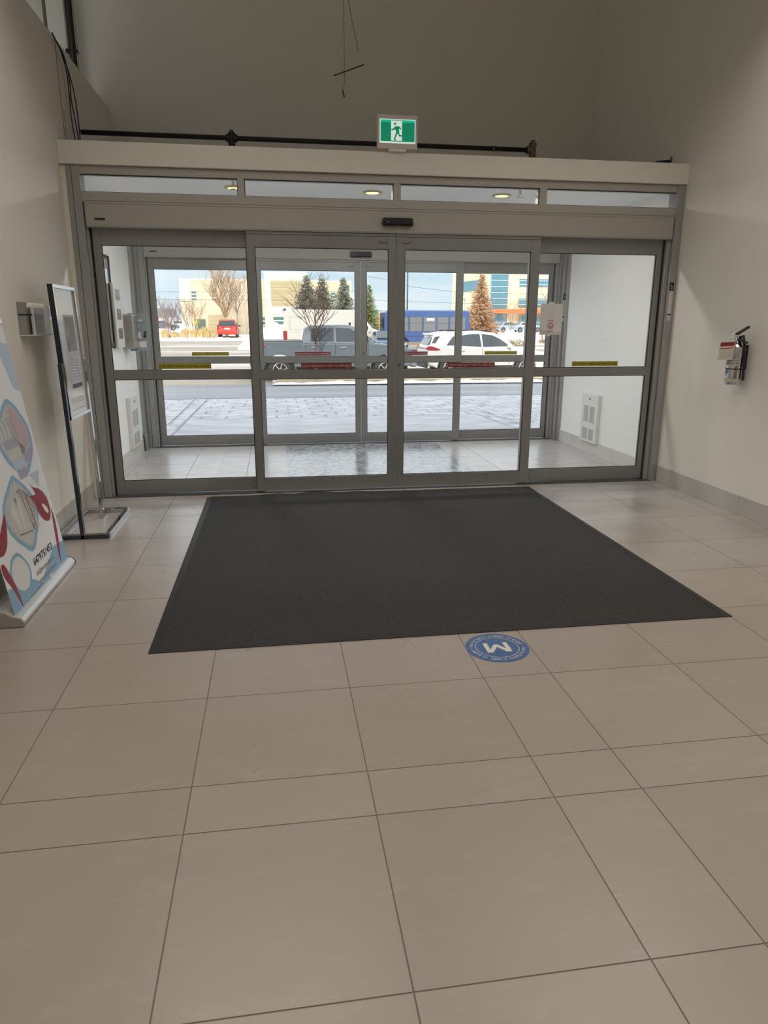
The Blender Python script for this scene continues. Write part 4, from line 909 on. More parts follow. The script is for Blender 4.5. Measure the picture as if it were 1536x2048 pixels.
def wheel(root, x, y, r, w=.24, spokes=6):
    s = 1 if y > 0 else -1
    b = MB().lathe([(r*.60, -w/2), (r*.92, -w/2), (r, -w*.38), (r, w*.38), (r*.92, w/2), (r*.60, w/2)], (x, y, r), TYRE, 'y', 28)
    o = b.build('wheel', root, local=True)
    b = MB().lathe([(r*.62, s*w*.48), (r*.60, s*w*.30), (r*.50, s*w*.22), (0.001, s*w*.22)], (x, y, r), mat('wheel_well_dark', (.02, .02, .02), .6), 'y', 24)
    b.lathe([(r*.63, s*w*.47), (r*.63, s*w*.52), (r*.56, s*w*.52), (r*.56, s*w*.40)], (x, y, r), RIM, 'y', 24)
    for k in range(spokes):
        a = 2*math.pi*k/spokes+.2; d = Vector((math.cos(a), 0, math.sin(a))); t_ = Vector((-math.sin(a), 0, math.cos(a))); c = Vector((x, y+s*w*.40, r))
        p = [c+d*r*.08-t_*r*.07, c+d*r*.60-t_*r*.045, c+d*r*.60+t_*r*.045, c+d*r*.08+t_*r*.07]; q = [v+Vector((0, s*w*.08, 0)) for v in p]
        b.add([tuple(v) for v in p+q], [(0, 1, 2, 3), (7, 6, 5, 4), (0, 4, 5, 1), (1, 5, 6, 2), (2, 6, 7, 3), (3, 7, 4, 0)], RIM)
    b.cyl((x, y+s*w*.35, r), (x, y+s*w*.5, r), r*.13, RIM, n=12); b.build('rim', o, local=True)
def vbox(root, name, a, b_, m, bevel=0.): return MB().box(a, b_, m).build(name, root, local=True, bevel=bevel)
LRED = mat('tail_light_red', (.28, .02, .03), .25, coat=.5); LCLR = mat('lamp_clear', (.7, .72, .74), .15, coat=.5); DKT = mat('dark_trim', (.02, .02, .022), .6)

# pickup
PK = paint('gunmetal_paint', (.13, .165, .20)); gz = -.385
pk = thing('pickup_truck', 'dark grey crew-cab pickup truck parked in front of the white van', 'pickup truck', (1.95, 25.75, gz))
xr, xf = -1.78, 1.88; zb = .50
ol = [(-2.69, .55), (-2.69, 1.38), (-.98, 1.38), (-.98, 1.30), (1.50, 1.30), (2.55, 1.18), (2.80, 1.10), (2.86, .80), (2.86, .55)]+arch(xf, .40, .53, zb)+arch(xr, .40, .53, zb)
body(pk, ol, .97, PK, .035)
co_ = [(-1.00, 1.30), (-.90, 1.80), (-.72, 1.90), (.55, 1.92), (.80, 1.86), (1.55, 1.28)]
cabin(pk, co_, .95, .76, 1.3, 1.92, PK, bevel=.03)
gg = (.95, .76, 1.3, 1.92)
side_win(pk, [(-.72, 1.37), (-.66, 1.80), (.09, 1.82), (.09, 1.36)], *gg); side_win(pk, [(.17, 1.36), (.17, 1.82), (.66, 1.80), (1.33, 1.40), (1.33, 1.36)], *gg)
cross_win(pk, (1.50, 1.345), (.87, 1.83), .95, .76, 1.3, 1.92, 'windshield', off=(.02, .02)); cross_win(pk, (-.985, 1.40), (-.90, 1.78), .95, .76, 1.3, 1.92, 'rear_window', .75, off=(-.02, 0))
for xx in (.13, -.88, 1.28): 
    for s in (1, -1): vbox(pk, 'door_seam', (xx-.006, s*.972-.002, .62), (xx+.006, s*.972+.002, 1.30), DKT)
for xx in (-.70, .30):
    for s in (1, -1): vbox(pk, 'door_handle', (xx, s*.985-.012, 1.14), (xx+.22, s*.985+.012, 1.18), RIM, .008)
for s in (1, -1):
    vbox(pk, 'side_mirror', (1.12, s*1.06-.10, 1.34), (1.24, s*1.06+.10, 1.56), DKT, .03); vbox(pk, 'tail_light', (-2.705, s*.90-.08, .98), (-2.61, s*.90+.08, 1.34), LRED, .01)
    vbox(pk, 'bed_rail', (-2.68, s*.94-.035, 1.372), (-1.0, s*.94+.035, 1.395), DKT, .006)
    for xc in (xf, xr):
        b = MB(); A = arch(xc, .40, .565, .42); B = arch(xc, .40, .53, .42)
        V = [(p[0], s*.978, p[1]) for p in A]+[(p[0], s*.978, p[1]) for p in B]; n = len(A)
        b.add(V, [(i, i+1, n+i+1, n+i) for i in range(n-1)], PK); b.build('wheel_arch_lip', pk, local=True)
vbox(pk, 'rear_bumper', (-2.80, -.92, .55), (-2.67, .92, .76), CHROME, .03); vbox(pk, 'front_bumper', (2.80, -.94, .48), (3.0, .94, .78), CHROME, .04)
vbox(pk, 'underbody', (-2.7, -.80, .42), (2.7, .80, .60), DKT)
vbox(pk, 'antenna', (.70, -.02, 1.90), (.78, .02, 2.0), DKT, .01)
b = MB(); b.text('FX4', .13, (-2.58, -.974, 1.16), (1, 0, 0), (0, 0, 1), mat('decal_red', (.45, .02, .03), .4), 'LEFT', .03, width=.34, shear=.2); b.text('OFF ROAD', .035, (-2.22, -.974, 1.17), (1, 0, 0), (0, 0, 1), RIM, 'LEFT', .02, width=.16)
b.build('bedside_lettering', pk, local=True)
for x in (xf, xr):
    for s in (1, -1): wheel(pk, x, s*.84, .40, .27, 6)

# white crossover
WP = paint('white_car_paint', (.70, .71, .72)); sv = thing('suv', 'white coupe-backed SUV parked on the right behind the doors', 'suv', (7.95, 27.28, -.40))
xr, xf = -1.43, 1.53
ol = [(-2.26, .50), (-2.32, .80), (-2.30, 1.02), (-2.20, 1.22), (1.05, 1.10), (1.75, 1.06), (2.25, .94), (2.45, .78), (2.49, .55), (2.42, .34)]+arch(xf, .36, .45, .34)+arch(xr, .36, .45, .34)
body(sv, ol, .96, WP, .06)
co_ = [(-2.19, 1.18), (-2.04, 1.55), (-1.90, 1.63), (-1.45, 1.70), (-.35, 1.735), (.35, 1.64), (.70, 1.50), (1.20, 1.07)]
gg = (.94, .70, 1.1, 1.73); cabin(sv, co_, *gg, WP, bevel=.04)
side_win(sv, [(-1.62, 1.13), (-1.28, 1.52), (-1.17, 1.53), (-1.17, 1.14)], *gg); side_win(sv, [(-1.13, 1.14), (-1.13, 1.53), (-.60, 1.60), (-.25, 1.61), (-.20, 1.14)], *gg)
side_win(sv, [(-.14, 1.14), (-.17, 1.61), (.25, 1.56), (.55, 1.42), (.93, 1.16)], *gg)
cross_win(sv, (1.16, 1.13), (.42, 1.62), *gg, 'windshield', off=(.03, .02)); cross_win(sv, (-2.20, 1.22), (-1.98, 1.55), *gg, 'rear_window', .85, off=(-.035, .01))
side_win(sv, [(-2.12, 1.27), (-1.99, 1.50), (-1.78, 1.53), (-1.98, 1.27)], *gg, name='rear_quarter_glass')
vbox(sv, 'spoiler', (-2.16, -.62, 1.56), (-1.85, .62, 1.63), WP, .02)
for s in (1, -1):
    b = MB(); b.prism([(-2.325, 1.04), (-2.28, 1.16), (-2.14, 1.17), (-1.80, 1.05), (-1.86, 1.01), (-2.25, 1.01)], 'y', s*.966-.006, s*.966+.006, LRED); b.build('tail_light', sv, local=True)
    vbox(sv, 'side_mirror', (.78, s*1.02-.09, 1.10), (.93, s*1.02+.09, 1.24), WP, .03); vbox(sv, 'sill_trim', (-.95, s*.955-.01, .32), (1.05, s*.955+.01, .46), DKT, .004)
    vbox(sv, 'roof_rail', (-1.5, s*.66-.015, 1.70), (.1, s*.66+.015, 1.755), DKT, .01)
    for xx in (-.17, .92): vbox(sv, 'door_seam', (xx-.005, s*.962-.002, .48), (xx+.005, s*.962+.002, 1.10), DKT)
    for xx in (-1.05, .05): vbox(sv, 'door_handle', (xx, s*.972-.012, .97), (xx+.20, s*.972+.012, 1.0), RIM, .006)
vbox(sv, 'rear_bar', (-2.325, -.90, 1.06), (-2.28, .90, 1.12), LRED, .01); vbox(sv, 'rear_bumper', (-2.36, -.86, .36), (-2.24, .86, .62), DKT, .03)
vbox(sv, 'headlight', (2.33, -.90, .78), (2.44, -.55, .90), LCLR, .02); vbox(sv, 'headlight', (2.33, .55, .78), (2.44, .90, .90), LCLR, .02)
for x in (xf, xr):
    for s in (1, -1): wheel(sv, x, s*.85, .37, .24, 5)

# white high-roof van
VW = paint('white_van_paint', (.64, .625, .58)); va = thing('cargo_van', 'white high-roof cargo van standing behind the pickup truck', 'van', (3.98, 48.0, -.235))
xr, xf = -1.95, 1.75
ol = [(-3.30, .50), (-3.34, 1.4), (-3.26, 2.55), (-3.12, 2.70), (1.25, 2.68), (1.62, 2.55), (2.40, 1.55), (3.05, 1.30), (3.28, 1.05), (3.34, .60), (3.28, .36)]+arch(xf, .36, .43, .36)+arch(xr, .36, .43, .36)
body(va, ol, 1.0, VW, .09)
for s in (1, -1):
    side_win(va, [(1.25, 1.42), (1.25, 2.08), (1.62, 2.10), (2.28, 1.50), (2.28, 1.42)], 1.0, 1.0, 0, 3, sides=(s,), off=.012)
    b = MB()
    for a, c in (((-2.95, 1.42), (-1.55, 1.45)), ((-2.95, 2.20), (-1.55, 2.23)), ((-2.95, 1.42), (-2.92, 2.23)), ((-1.58, 1.42), (-1.55, 2.23)), ((-2.95, 1.28), (1.0, 1.30))): b.box((a[0], s*1.004-.003, a[1]), (c[0], s*1.004+.003, c[1]), mat('panel_groove', (.45, .43, .40), .6))
    b.build('panel_pressing', va, local=True)
    vbox(va, 'tail_light', (-3.36, s*.97-.04, .82), (-3.12, s*.97+.04, 1.36), LRED, .02); vbox(va, 'side_mirror', (2.12, s*1.13-.11, 1.30), (2.26, s*1.13+.11, 1.66), WHITE, .04)
    vbox(va, 'rub_strip', (-3.25, s*1.005-.01, .62), (3.1, s*1.005+.01, .74), DKT, .01)
cross_win(va, (2.50, 1.60), (1.72, 2.52), 1.0, .95, 0, 3, 'windshield', off=(.05, .03)); vbox(va, 'front_bumper', (3.20, -.96, .38), (3.42, .96, .72), DKT, .05)
vbox(va, 'roof_lamp', (-3.30, -.12, 2.62), (-3.12, .12, 2.76), DKT, .02)
for x in (xf, xr):
    for s in (1, -1): wheel(va, x, s*.88, .36, .24, 8)

# blue bus
BB = paint('blue_bus_paint', (.055, .12, .34)); bs = thing('bus', 'blue bus with grey windows standing behind the white SUV', 'bus', (10.35, 49.3, -.23))
ol = [(-2.95, .42), (-2.95, 2.55), (-2.80, 2.72), (2.65, 2.72), (2.86, 2.62), (2.90, 1.9), (2.95, .42)]+arch(1.9, .42, .50, .42)+arch(-1.75, .42, .50, .42)
body(bs, ol, 1.2, BB, .06)
BG = mat('dusty_bus_glass', (.20, .21, .22), .18); BF = mat('bus_window_frame', (.06, .09, .18), .4)
for s in (1, -1):
    wx = [(-2.80, -2.30), (-2.24, -1.35), (-1.29, -.40), (-.34, .55), (.61, 1.42), (1.50, 2.05), (2.10, 2.62)]
    for a, c in wx:
        f = vbox(bs, 'side_window', (a, s*1.205-.008, 1.30), (c, s*1.205+.008, 2.28), BF, .006)
        b = MB()
        for z0, z1 in ((1.33, 1.84), (1.87, 2.25)): b.box((a+.035, s*1.214-.003, z0), (c-.035, s*1.214+.003, z1), BG)
        b.build('glass_pane', f, local=True)
    vbox(bs, 'side_rub_rail', (-2.9, s*1.21-.012, .98), (2.9, s*1.21+.012, 1.06), BF, .004); vbox(bs, 'roof_edge', (-2.85, s*1.17-.04, 2.64), (2.7, s*1.17+.04, 2.70), mat('bus_roof_trim', (.20, .28, .48), .4), .01)
    vbox(bs, 'window_label', (-.10, s*1.222-.002, 2.02), (.42, s*1.222+.002, 2.18), PAPER); vbox(bs, 'lower_skirt', (-2.4, s*1.20-.012, .42), (-.2, s*1.20+.012, .62), mat('rust_skirt', (.30, .24, .18), .8), .004)
cross_win(bs, (2.94, 1.25), (2.90, 2.35), 1.2, 1.15, 0, 3, 'windshield', off=(.03, 0)); cross_win(bs, (-2.95, 1.4), (-2.95, 2.2), 1.2, 1.15, 0, 3, 'rear_window', .6, off=(-.03, 0))
for x in (1.9, -1.75):
    for s in (1, -1): wheel(bs, x, s*1.03, .42, .28, 8)

# red minivan, rear towards the building
RP = paint('red_car_paint', (.62, .035, .02)); mv = thing('minivan', 'bright red minivan seen from behind on the snow by the beige building', 'minivan', (-4.53, 75.4, .22), rz=R(90))
ol = [(-2.38, .40), (-2.42, .62), (-2.36, 1.08), (1.20, 1.10), (2.0, .98), (2.38, .80), (2.42, .40), (2.3, .28)]+arch(1.45, .34, .40, .28)+arch(-1.45, .34, .40, .28)
body(mv, ol, .98, RP, .08); gg = (.95, .74, 1.05, 1.74)
cabin(mv, [(-2.34, 1.04), (-2.18, 1.64), (-2.0, 1.74), (.15, 1.74), (.45, 1.66), (1.35, 1.06)], *gg, RP, bevel=.05)
cross_win(mv, (-2.33, 1.14), (-2.20, 1.62), *gg, 'rear_window', .90, off=(-.05, 0)); cross_win(mv, (1.30, 1.14), (.48, 1.66), *gg, 'windshield', off=(.03, .02))
side_win(mv, [(-2.1, 1.12), (-2.0, 1.62), (-.9, 1.64), (-.9, 1.12)], *gg); side_win(mv, [(-.8, 1.12), (-.8, 1.64), (.2, 1.62), (.9, 1.14)], *gg)
for s in (1, -1):
    vbox(mv, 'tail_light', (-2.46, s*.90-.07, .75), (-2.34, s*.90+.07, 1.20), LRED, .02); vbox(mv, 'side_mirror', (.75, s*1.08-.10, 1.05), (.90, s*1.08+.10, 1.22), DKT, .03)
vbox(mv, 'licence_plate', (-2.455, -.26, .80), (-2.435, .26, .95), PAPER); vbox(mv, 'rear_bumper', (-2.50, -.95, .34), (-2.36, .95, .62), RP, .05); vbox(mv, 'plate_trim', (-2.45, -.55, .98), (-2.43, .55, 1.02), mat('dark_red_trim', (.25, .01, .01), .4))
for x in (1.45, -1.45):
    for s in (1, -1): wheel(mv, x, s*.86, .33, .22, 5)

# parked cars
def sedan(label, loc, rz, colr, group=None, nm='car'):
    P_ = paint('paint_%s' % nm+str(len(MATS)), colr); r = thing('parked_car', label, 'car', loc, rz, group)
    ol = [(-2.20, .35), (-2.28, .70), (-2.2, .92), (-1.2, .95), (1.1, .93), (2.0, .82), (2.25, .60), (2.25, .35), (2.1, .28)]+arch(1.35, .32, .38, .28)+arch(-1.35, .32, .38, .28)
    body(r, ol, .88, P_, .06); gg = (.86, .62, .92, 1.42)
    cabin(r, [(-1.75, .90), (-1.05, 1.38), (.15, 1.42), (1.05, .92)], *gg, P_, bevel=.04)
    side_win(r, [(-1.45, .98), (-.95, 1.33), (-.35, 1.35), (-.35, .97)], *gg); side_win(r, [(-.28, .97), (-.28, 1.35), (.12, 1.35), (.78, .98)], *gg)
    cross_win(r, (1.0, .98), (.22, 1.38), *gg, 'windshield', off=(.03, .03)); cross_win(r, (-1.7, .97), (-1.10, 1.34), *gg, 'rear_window', off=(-.03, .03))
    for s in (1, -1):
        vbox(r, 'tail_light', (-2.28, s*.72-.12, .66), (-2.2, s*.72+.12, .80), LRED, .01); vbox(r, 'headlight', (2.12, s*.68-.14, .62), (2.24, s*.68+.14, .74), LCLR, .01)
    for x in (1.35, -1.35):
        for s in (1, -1): wheel(r, x, s*.78, .32, .2, 5)
    return r
sedan('dark blue car nose-on between the white van and the blue bus', (6.85, 44, tz(44)), R(-90), (.05, .10, .20))
sedan('dark parked car nearest the blue bus in front of the office building', (27.6, 97, tz(97)), R(20), (.10, .12, .14))
sedan('pale blue parked car in front of the office building, beside the large orange spruce', (31.6, 95, tz(95)), R(15), (.35, .45, .50))
sedan('white parked car in front of the office building, left of the office pier', (35.6, 99, tz(99)), R(10), (.70, .72, .72))
sedan('teal grey parked car in front of the office building, behind the snow pile', (40.4, 98, tz(98)), R(5), (.25, .38, .40))
sedan('silver parked car furthest right before the office building', (45.6, 97, tz(97)), R(0), (.60, .64, .66))
sedan('small grey car parked far away at the left, beyond the grasses', (-16.2, 112, tz(112)), R(10), (.14, .15, .17))
sedan('small white car parked far away at the left, beyond the grey one', (-14.3, 118, tz(118)), R(10), (.6, .6, .6))

# ---------------------------------------------------------------- buildings
CR = mat('cream_wall', (.74, .63, .45), .85, noise=.04, nscale=.8); CR2 = mat('tan_panel', (.50, .42, .26), .8, noise=.05, nscale=1); CR3 = mat('pale_cream_wall', (.82, .75, .60), .85, noise=.04, nscale=.8)
GGR = mat('green_window_glass', (.10, .20, .19), .15); WFR = mat('window_frame_white', (.75, .73, .66), .5); BRN = mat('brown_window_glass', (.28, .18, .14), .3)
bl = thing('beige_building', 'two-storey cream building with a tall entrance bay across the lot', 'building', (-.6, 86, .2))
yb = 84.
MB().box((-10.15, yb, -.3), (-.85, yb+22, 6.28), CR).box((-10.15, yb-.05, 6.2), (-.85, yb, 6.38), CR3).box((-10.15, yb-.03, -.3), (-9.05, yb, 6.25), CR3).box((-10.15, yb-.03, 3.95), (-.85, yb, 4.0), CR3).build('left_wall', bl)
MB().box((-.85, yb-.8, -.3), (3.9, yb+22, 7.15), CR3).build('entrance_bay', bl)
MB().box((3.9, yb, -.3), (9.0, yb+22, 6.25), CR).box((3.9, yb-.05, 6.15), (9.0, yb, 6.33), CR3).build('right_wall', bl)
b = MB(); b.box((-.15, yb-.85, 3.48), (3.23, yb-.80, 6.22), CR2)
for k in range(7): b.box((-.15, yb-.87, 3.7+.36*k), (3.23, yb-.85, 3.73+.36*k), mat('panel_line', (.42, .36, .22), .8))
b.build('ribbed_panel', bl)
MB().box((-.15, yb-.9, 2.62), (3.9, yb-.80, 3.40), mat('sign_fascia', (.82, .79, .70), .7)).build('sign_fascia', bl)
b = MB(); b.text('NE', .50, (1.0, yb-.905, 2.80), (1, 0, 0), (0, 0, 1), mat('sign_letter_grey', (.30, .32, .34), .6), 'LEFT', .03); b.build('sign_lettering', bl)
def bwin(par, x0, x1, z0, z1, y, rows, m=GGR, fm=WFR, colsn=1):
    f = MB().box((x0, y-.05, z0), (x1, y-.01, z1), fm).build('window', par); g_ = MB(); dz = (z1-z0)/rows; dx = (x1-x0)/colsn
    for k in range(rows):
        for c in range(colsn): g_.box((x0+c*dx+.05, y-.07, z0+k*dz+.07), (x0+(c+1)*dx-.05, y-.05, z0+(k+1)*dz-.07), m)
    g_.build('glass_pane', f)
bwin(bl, -8.95, -8.33, 4.0, 5.10, yb, 3); bwin(bl, -6.72, -6.14, 4.0, 5.10, yb, 3, BRN); bwin(bl, -4.47, -3.95, 4.0, 5.10, yb, 3, BRN); bwin(bl, -2.3, -1.75, 4.0, 5.10, yb, 3)
bwin(bl, -.05, 1.9, .95, 2.40, yb-.8, 3, colsn=1); bwin(bl, 2.0, 3.6, .95, 2.40, yb-.8, 3); bwin(bl, -1.62, -.88, .95, 2.35, yb, 3)
bwin(bl, 8.15, 8.80, 2.0, 5.95, yb, 5, mat('teal_window_glass', (.07, .16, .17), .15)); bwin(bl, 5.2, 5.8, 4.0, 5.1, yb, 3); bwin(bl, 6.6, 7.2, 4.0, 5.1, yb, 3)
MB().box((-8.75, yb-.06, .45), (-7.55, yb, 2.05), mat('dark_green_door', (.10, .15, .12), .5)).build('door', bl)
b = MB(); b.box((-7.25, yb-.08, .40), (-5.2, yb, 2.55), CR2)
for k in range(5): b.box((-7.25, yb-.09, .75+.38*k), (-5.2, yb-.08, .78+.38*k), MATS['panel_line'])
b.build('loading_door', bl)
vt = MB().box((-2.9, yb+3, 6.2), (-1.4, yb+5, 6.85), mat('roof_unit_grey', (.30, .25, .18), .7)).build('roof_unit', bl)

of = thing('office_building', 'tall cream office building with blue glass bands and orange canopy at right', 'building', (42, 122, .6)); yo = 120.
OC = mat('office_cream', (.80, .68, .46), .85, noise=.03, nscale=.5); OB = mat('blue_office_glass', (.10, .25, .32), .2); OS = mat('blue_spandrel', (.30, .46, .54), .4); OM = mat('pale_mullion', (.62, .72, .76), .5)
MB().box((39.6, yo, -.3), (41.45, yo+16, 13), OC).box((47.6, yo, -.3), (49.5, yo+16, 13), OC).build('pier', of)
MB().box((41.45, yo+.2, 7.6), (47.6, yo+16, 9.0), OC).box((41.45, yo+.2, 5.7), (47.6, yo+16, 7.6), OC).box((41.45, yo+.2, 8.9), (47.6, yo+16, 13), OC).box((41.45, yo+.4, -.3), (47.6, yo+16, 5.7), OC).build('bay_wall', of)
MB().prism([(36.5, yo+.3), (36.5, yo+19), (34.6, yo+19), (33.6, yo+15)], 'z', -.3, 13, OC).build('angled_wing', of)
MB().box((36.5, yo+.3, -.3), (39.6, yo+16, 13), OS).build('stair_tower', of)
for k in range(9):
    z = 3.95+.98*k; f = MB().box((36.7, yo+.18, z), (39.5, yo+.28, z+.80), OB).build('window', of); MB().box((36.6, yo+.12, z+.84), (39.58, yo+.20, z+.93), OM).build('mullion', f)
for (z0, z1) in ((7.72, 8.95), (4.45, 5.85)):
    f = MB().box((41.6, yo+.12, z0), (47.5, yo+.20, z1), OB).build('window', of); MB().box((41.6, yo+.06, z0+.35), (47.5, yo+.12, z0+.45), OM).box((41.6, yo+.06, z1-.25), (47.5, yo+.12, z1-.17), OM).build('mullion', f)
f = MB(); a_, b2 = Vector((36.5, yo+.3)), Vector((33.6, yo+15)); d_ = (b2-a_); nrm = Vector((-d_.y, d_.x)).normalized()*-.1
P_ = [a_+d_*t for t in (.20, .80)]
f.poly([(P_[0].x-.12, P_[0].y-.12, 7.3), (P_[0].x-.12, P_[0].y-.12, 9.0), (P_[1].x-.12, P_[1].y-.12, 9.0), (P_[1].x-.12, P_[1].y-.12, 7.3)], OB); f.build('ribbon_window', of)
MB().box((36.7, yo-2.2, 3.35), (50.5, yo+.1, 4.05), mat('orange_canopy', (.75, .17, .04), .5)).build('canopy', of)
for k, x in enumerate((36.6, 42.0, 44.8, 47.2)):
    f = MB().box((x, yo-.1, .6), (x+2.4, yo, 3.1), OS).build('window', of); MB().box((x+.1, yo-.14, .8), (x+2.3, yo-.1, 1.8), OB).box((x+.1, yo-.14, 1.95), (x+2.3, yo-.1, 3.0), OB).build('glass_pane', f)

gb = thing('storage_shed', 'long low shed with a teal green roof fascia behind the van', 'shed', (8.2, 79, .2))
MB().box((5.7, 76, 0), (10.8, 81, 2.6), CR3).build('wall', gb); MB().box((5.6, 75.8, 2.55), (10.95, 81.1, 3.05), mat('teal_fascia', (.02, .26, .20), .5)).build('roof_fascia', gb)
lb = thing('low_building', 'distant low white building with a grey roof at the far left', 'building', (-19, 122, .6))
MB().box((-24, 120, .3), (-16.6, 130, 2.6), mat('white_siding', (.70, .70, .68), .8)).build('wall', lb); MB().box((-24.2, 119.6, 2.6), (-16.5, 130.3, 3.9), mat('grey_roof', (.22, .22, .21), .8)).build('roof', lb)
lb = thing('distant_block', 'small distant tan block on the horizon above the blue bus', 'building', (22, 140, .8))
MB().box((20.4, 140, .5), (24.0, 144, 4.2), mat('tan_block', (.55, .33, .18), .8)).build('wall', lb)
MB().box((20.3, 139.8, 4.2), (24.1, 144.2, 4.4), WFR).build('parapet', lb)

# ---------------------------------------------------------------- trees
def bare_tree(name, label, loc, h, seed, col, r0, up=.75, trunk=.25, nb=(4, 4, 3, 3), spread=.55, sides=5, stems=1, lr=.62, cat='tree', rmin=.006):
    rnd = random.Random(seed); root = thing(name, label, cat, loc); TM = mat('bark_%s' % '_'.join(str(int(c*100)) for c in col), col, .9, noise=.25, nscale=6)
    tr = MB(); br = MB(); L = Vector(loc)
    def grow(p, d, length, r, lvl):
        d1 = (d+Vector((rnd.uniform(-1, 1), rnd.uniform(-1, 1), rnd.uniform(-.2, .9)))*.16).normalized(); d2 = (d1+Vector((rnd.uniform(-1, 1), rnd.uniform(-1, 1), rnd.uniform(0, 1)))*.16).normalized()
        a = p+d1*length*.5; b_ = a+d2*length*.5
        br.tube([p, a, b_], [r, r*.78, r*.5], TM, max(3, sides-lvl))
        if lvl >= len(nb): return
        for k in range(nb[lvl]):
            t = rnd.uniform(.25, 1.0) if k < nb[lvl]-1 else 1.0
            q = p.lerp(a, t*2) if t < .5 else a.lerp(b_, t*2-1)
            az = rnd.uniform(0, 6.283); v = Vector((math.cos(az), math.sin(az), 0)); nd = (d2*(1-spread*.55)+v*spread+Vector((0, 0, 1))*up*.35).normalized()
            grow(q, nd, length*lr*rnd.uniform(.75, 1.1), max(rmin, r*.52), lvl+1)
    for s in range(stems):
        az = 6.283*s/max(1, stems)+rnd.random(); lean = .0 if stems == 1 else .35
        d = Vector((math.cos(az)*lean, math.sin(az)*lean, 1)).normalized(); base = L+Vector((math.cos(az)*.12*(stems > 1), math.sin(az)*.12*(stems > 1), -.05))
        top = base+d*h*trunk; m1 = base.lerp(top, .5)+Vector((rnd.uniform(-.03, .03)*h*.1, 0, 0))
        tr.tube([base, m1, top], [r0*1.15, r0*.95, r0*.85], TM, sides+2)
        n0 = nb[0]+1
        for k in range(n0):
            a2 = 6.283*k/n0+rnd.random()*.7; v = Vector((math.cos(a2), math.sin(a2), 0)); nd = (v*spread+Vector((0, 0, 1))*up+d*.2).normalized()
            grow(top-d*rnd.uniform(0, .18)*h*trunk, nd, h*(1-trunk)*.50*rnd.uniform(.8, 1.1), r0*.55, 1)
        grow(top, d, h*(1-trunk)*.55, r0*.75, 1)
    tr.build('trunk', root); br.build('branches', root); return root
TAN = (.52, .39, .26); RBR = (.13, .075, .06); GBR = (.40, .31, .24); PNK = (.52, .40, .33)
bare_tree('young_tree', 'slim bare young tree on the island in front of the pickup', (1.36, 23.95, -.28), 3.55, 11, RBR, .042, up=.85, trunk=.42, nb=(5, 4, 4, 3), spread=.66, rmin=.0038, lr=.64)
bare_tree('bare_tree', 'large bare tan tree with a dense vase crown behind the red minivan', (-4.95, 78.5, tz(78.5)), 8.0, 5, TAN, .17, up=1.15, trunk=.26, nb=(8, 5, 4, 3), spread=.60, rmin=.010, lr=.62)
bare_tree('bare_tree', 'slender bare tree just right of the large vase-shaped one', (-3.55, 74.5, tz(74.5)), 7.4, 7, GBR, .085, up=.8, trunk=.34, nb=(6, 4, 4), spread=.6, rmin=.009)
bare_tree('bare_shrub', 'multi-stemmed bare shrub in front of the dark green door', (-7.75, 72, tz(72)), 4.3, 9, TAN, .045, up=1.0, trunk=.32, nb=(4, 4, 3), spread=.5, stems=5, rmin=.009)
bare_tree('bare_shrub', 'purplish bare shrub furthest left beside the grey-roofed building', (-9.75, 71, tz(71)), 4.3, 13, (.30, .22, .22), .045, up=.9, trunk=.3, nb=(4, 3, 3), spread=.5, stems=5, rmin=.008)
bare_tree('bare_tree', 'faint bare tree between the spruce and the distant houses', (10.3, 88, tz(88)), 5.2, 17, PNK, .07, nb=(4, 4, 3), rmin=.014, spread=.6)
bare_tree('bare_tree', 'bare reddish tree left of the orange spruce', (16.2, 66, tz(66)), 3.6, 19, PNK, .06, nb=(4, 4, 3), rmin=.012, spread=.6)
bare_tree('bare_tree', 'small bare tree before the cream office pier', (20.6, 61, tz(61)), 4.2, 23, (.38, .27, .18), .05, nb=(4, 3, 3), rmin=.010, spread=.45)
bare_tree('bare_tree', 'bare tree at the far right edge of the outer doors', (24.2, 63, tz(63)), 6.0, 29, (.34, .25, .16), .07, nb=(4, 3, 3), rmin=.012, spread=.55)
def conifer(name, label, loc, h, rad, c, seed, base=.12, dens=1.):
    rnd = random.Random(seed); root = thing(name, label, 'conifer', loc); L = Vector(loc); NM = mat('needles_%s' % '_'.join(str(int(q*100)) for q in c), c, .9, noise=.35, nscale=3); TB = mat('conifer_bark', (.22, .14, .09), .9)
    MB().tube([L, L+Vector((0, 0, h*.95))], [h*.022, h*.004], TB, 7).build('trunk', root)
    f = MB(); V = []; F = []
    lv = int(32*dens)
    for i in range(lv):
        t = i/lv; z = h*(base+(1-base)*t); R_ = rad*(1-t)**.85*rnd.uniform(.85, 1.1)+.04; nbn = max(5, int(17*(1-t)+5))
        for k in range(nbn):
            az = 6.283*(k/nbn)+rnd.random(); d = Vector((math.cos(az), math.sin(az), 0)); s = Vector((-d.y, d.x, 0)); rr = R_*rnd.uniform(.7, 1.1); n = max(3, int(rr*10*dens))
            for q in range(n):
                u = (q+.7)/n; p = L+Vector((0, 0, z))+d*rr*u+Vector((0, 0, -.22*rr*u+.10*rr*u*u+rnd.uniform(-.05, .05)*rad))
                for m_ in range(3):
                    w = (.045*rad+.06)*rnd.uniform(.7, 1.3)*(1.15-.4*u); dd = (d*rnd.uniform(.3, 1)+s*rnd.uniform(-1, 1)+Vector((0, 0, rnd.uniform(-.6, .5)))).normalized(); sd = dd.cross(Vector((rnd.uniform(-1, 1), rnd.uniform(-1, 1), 1))).normalized()
                    b0 = len(V); V += [tuple(p-sd*w*.35), tuple(p+sd*w*.35), tuple(p+dd*w*1.6)]; F.append((b0, b0+1, b0+2))
    f.add(V, F, NM); f.build('foliage', root)
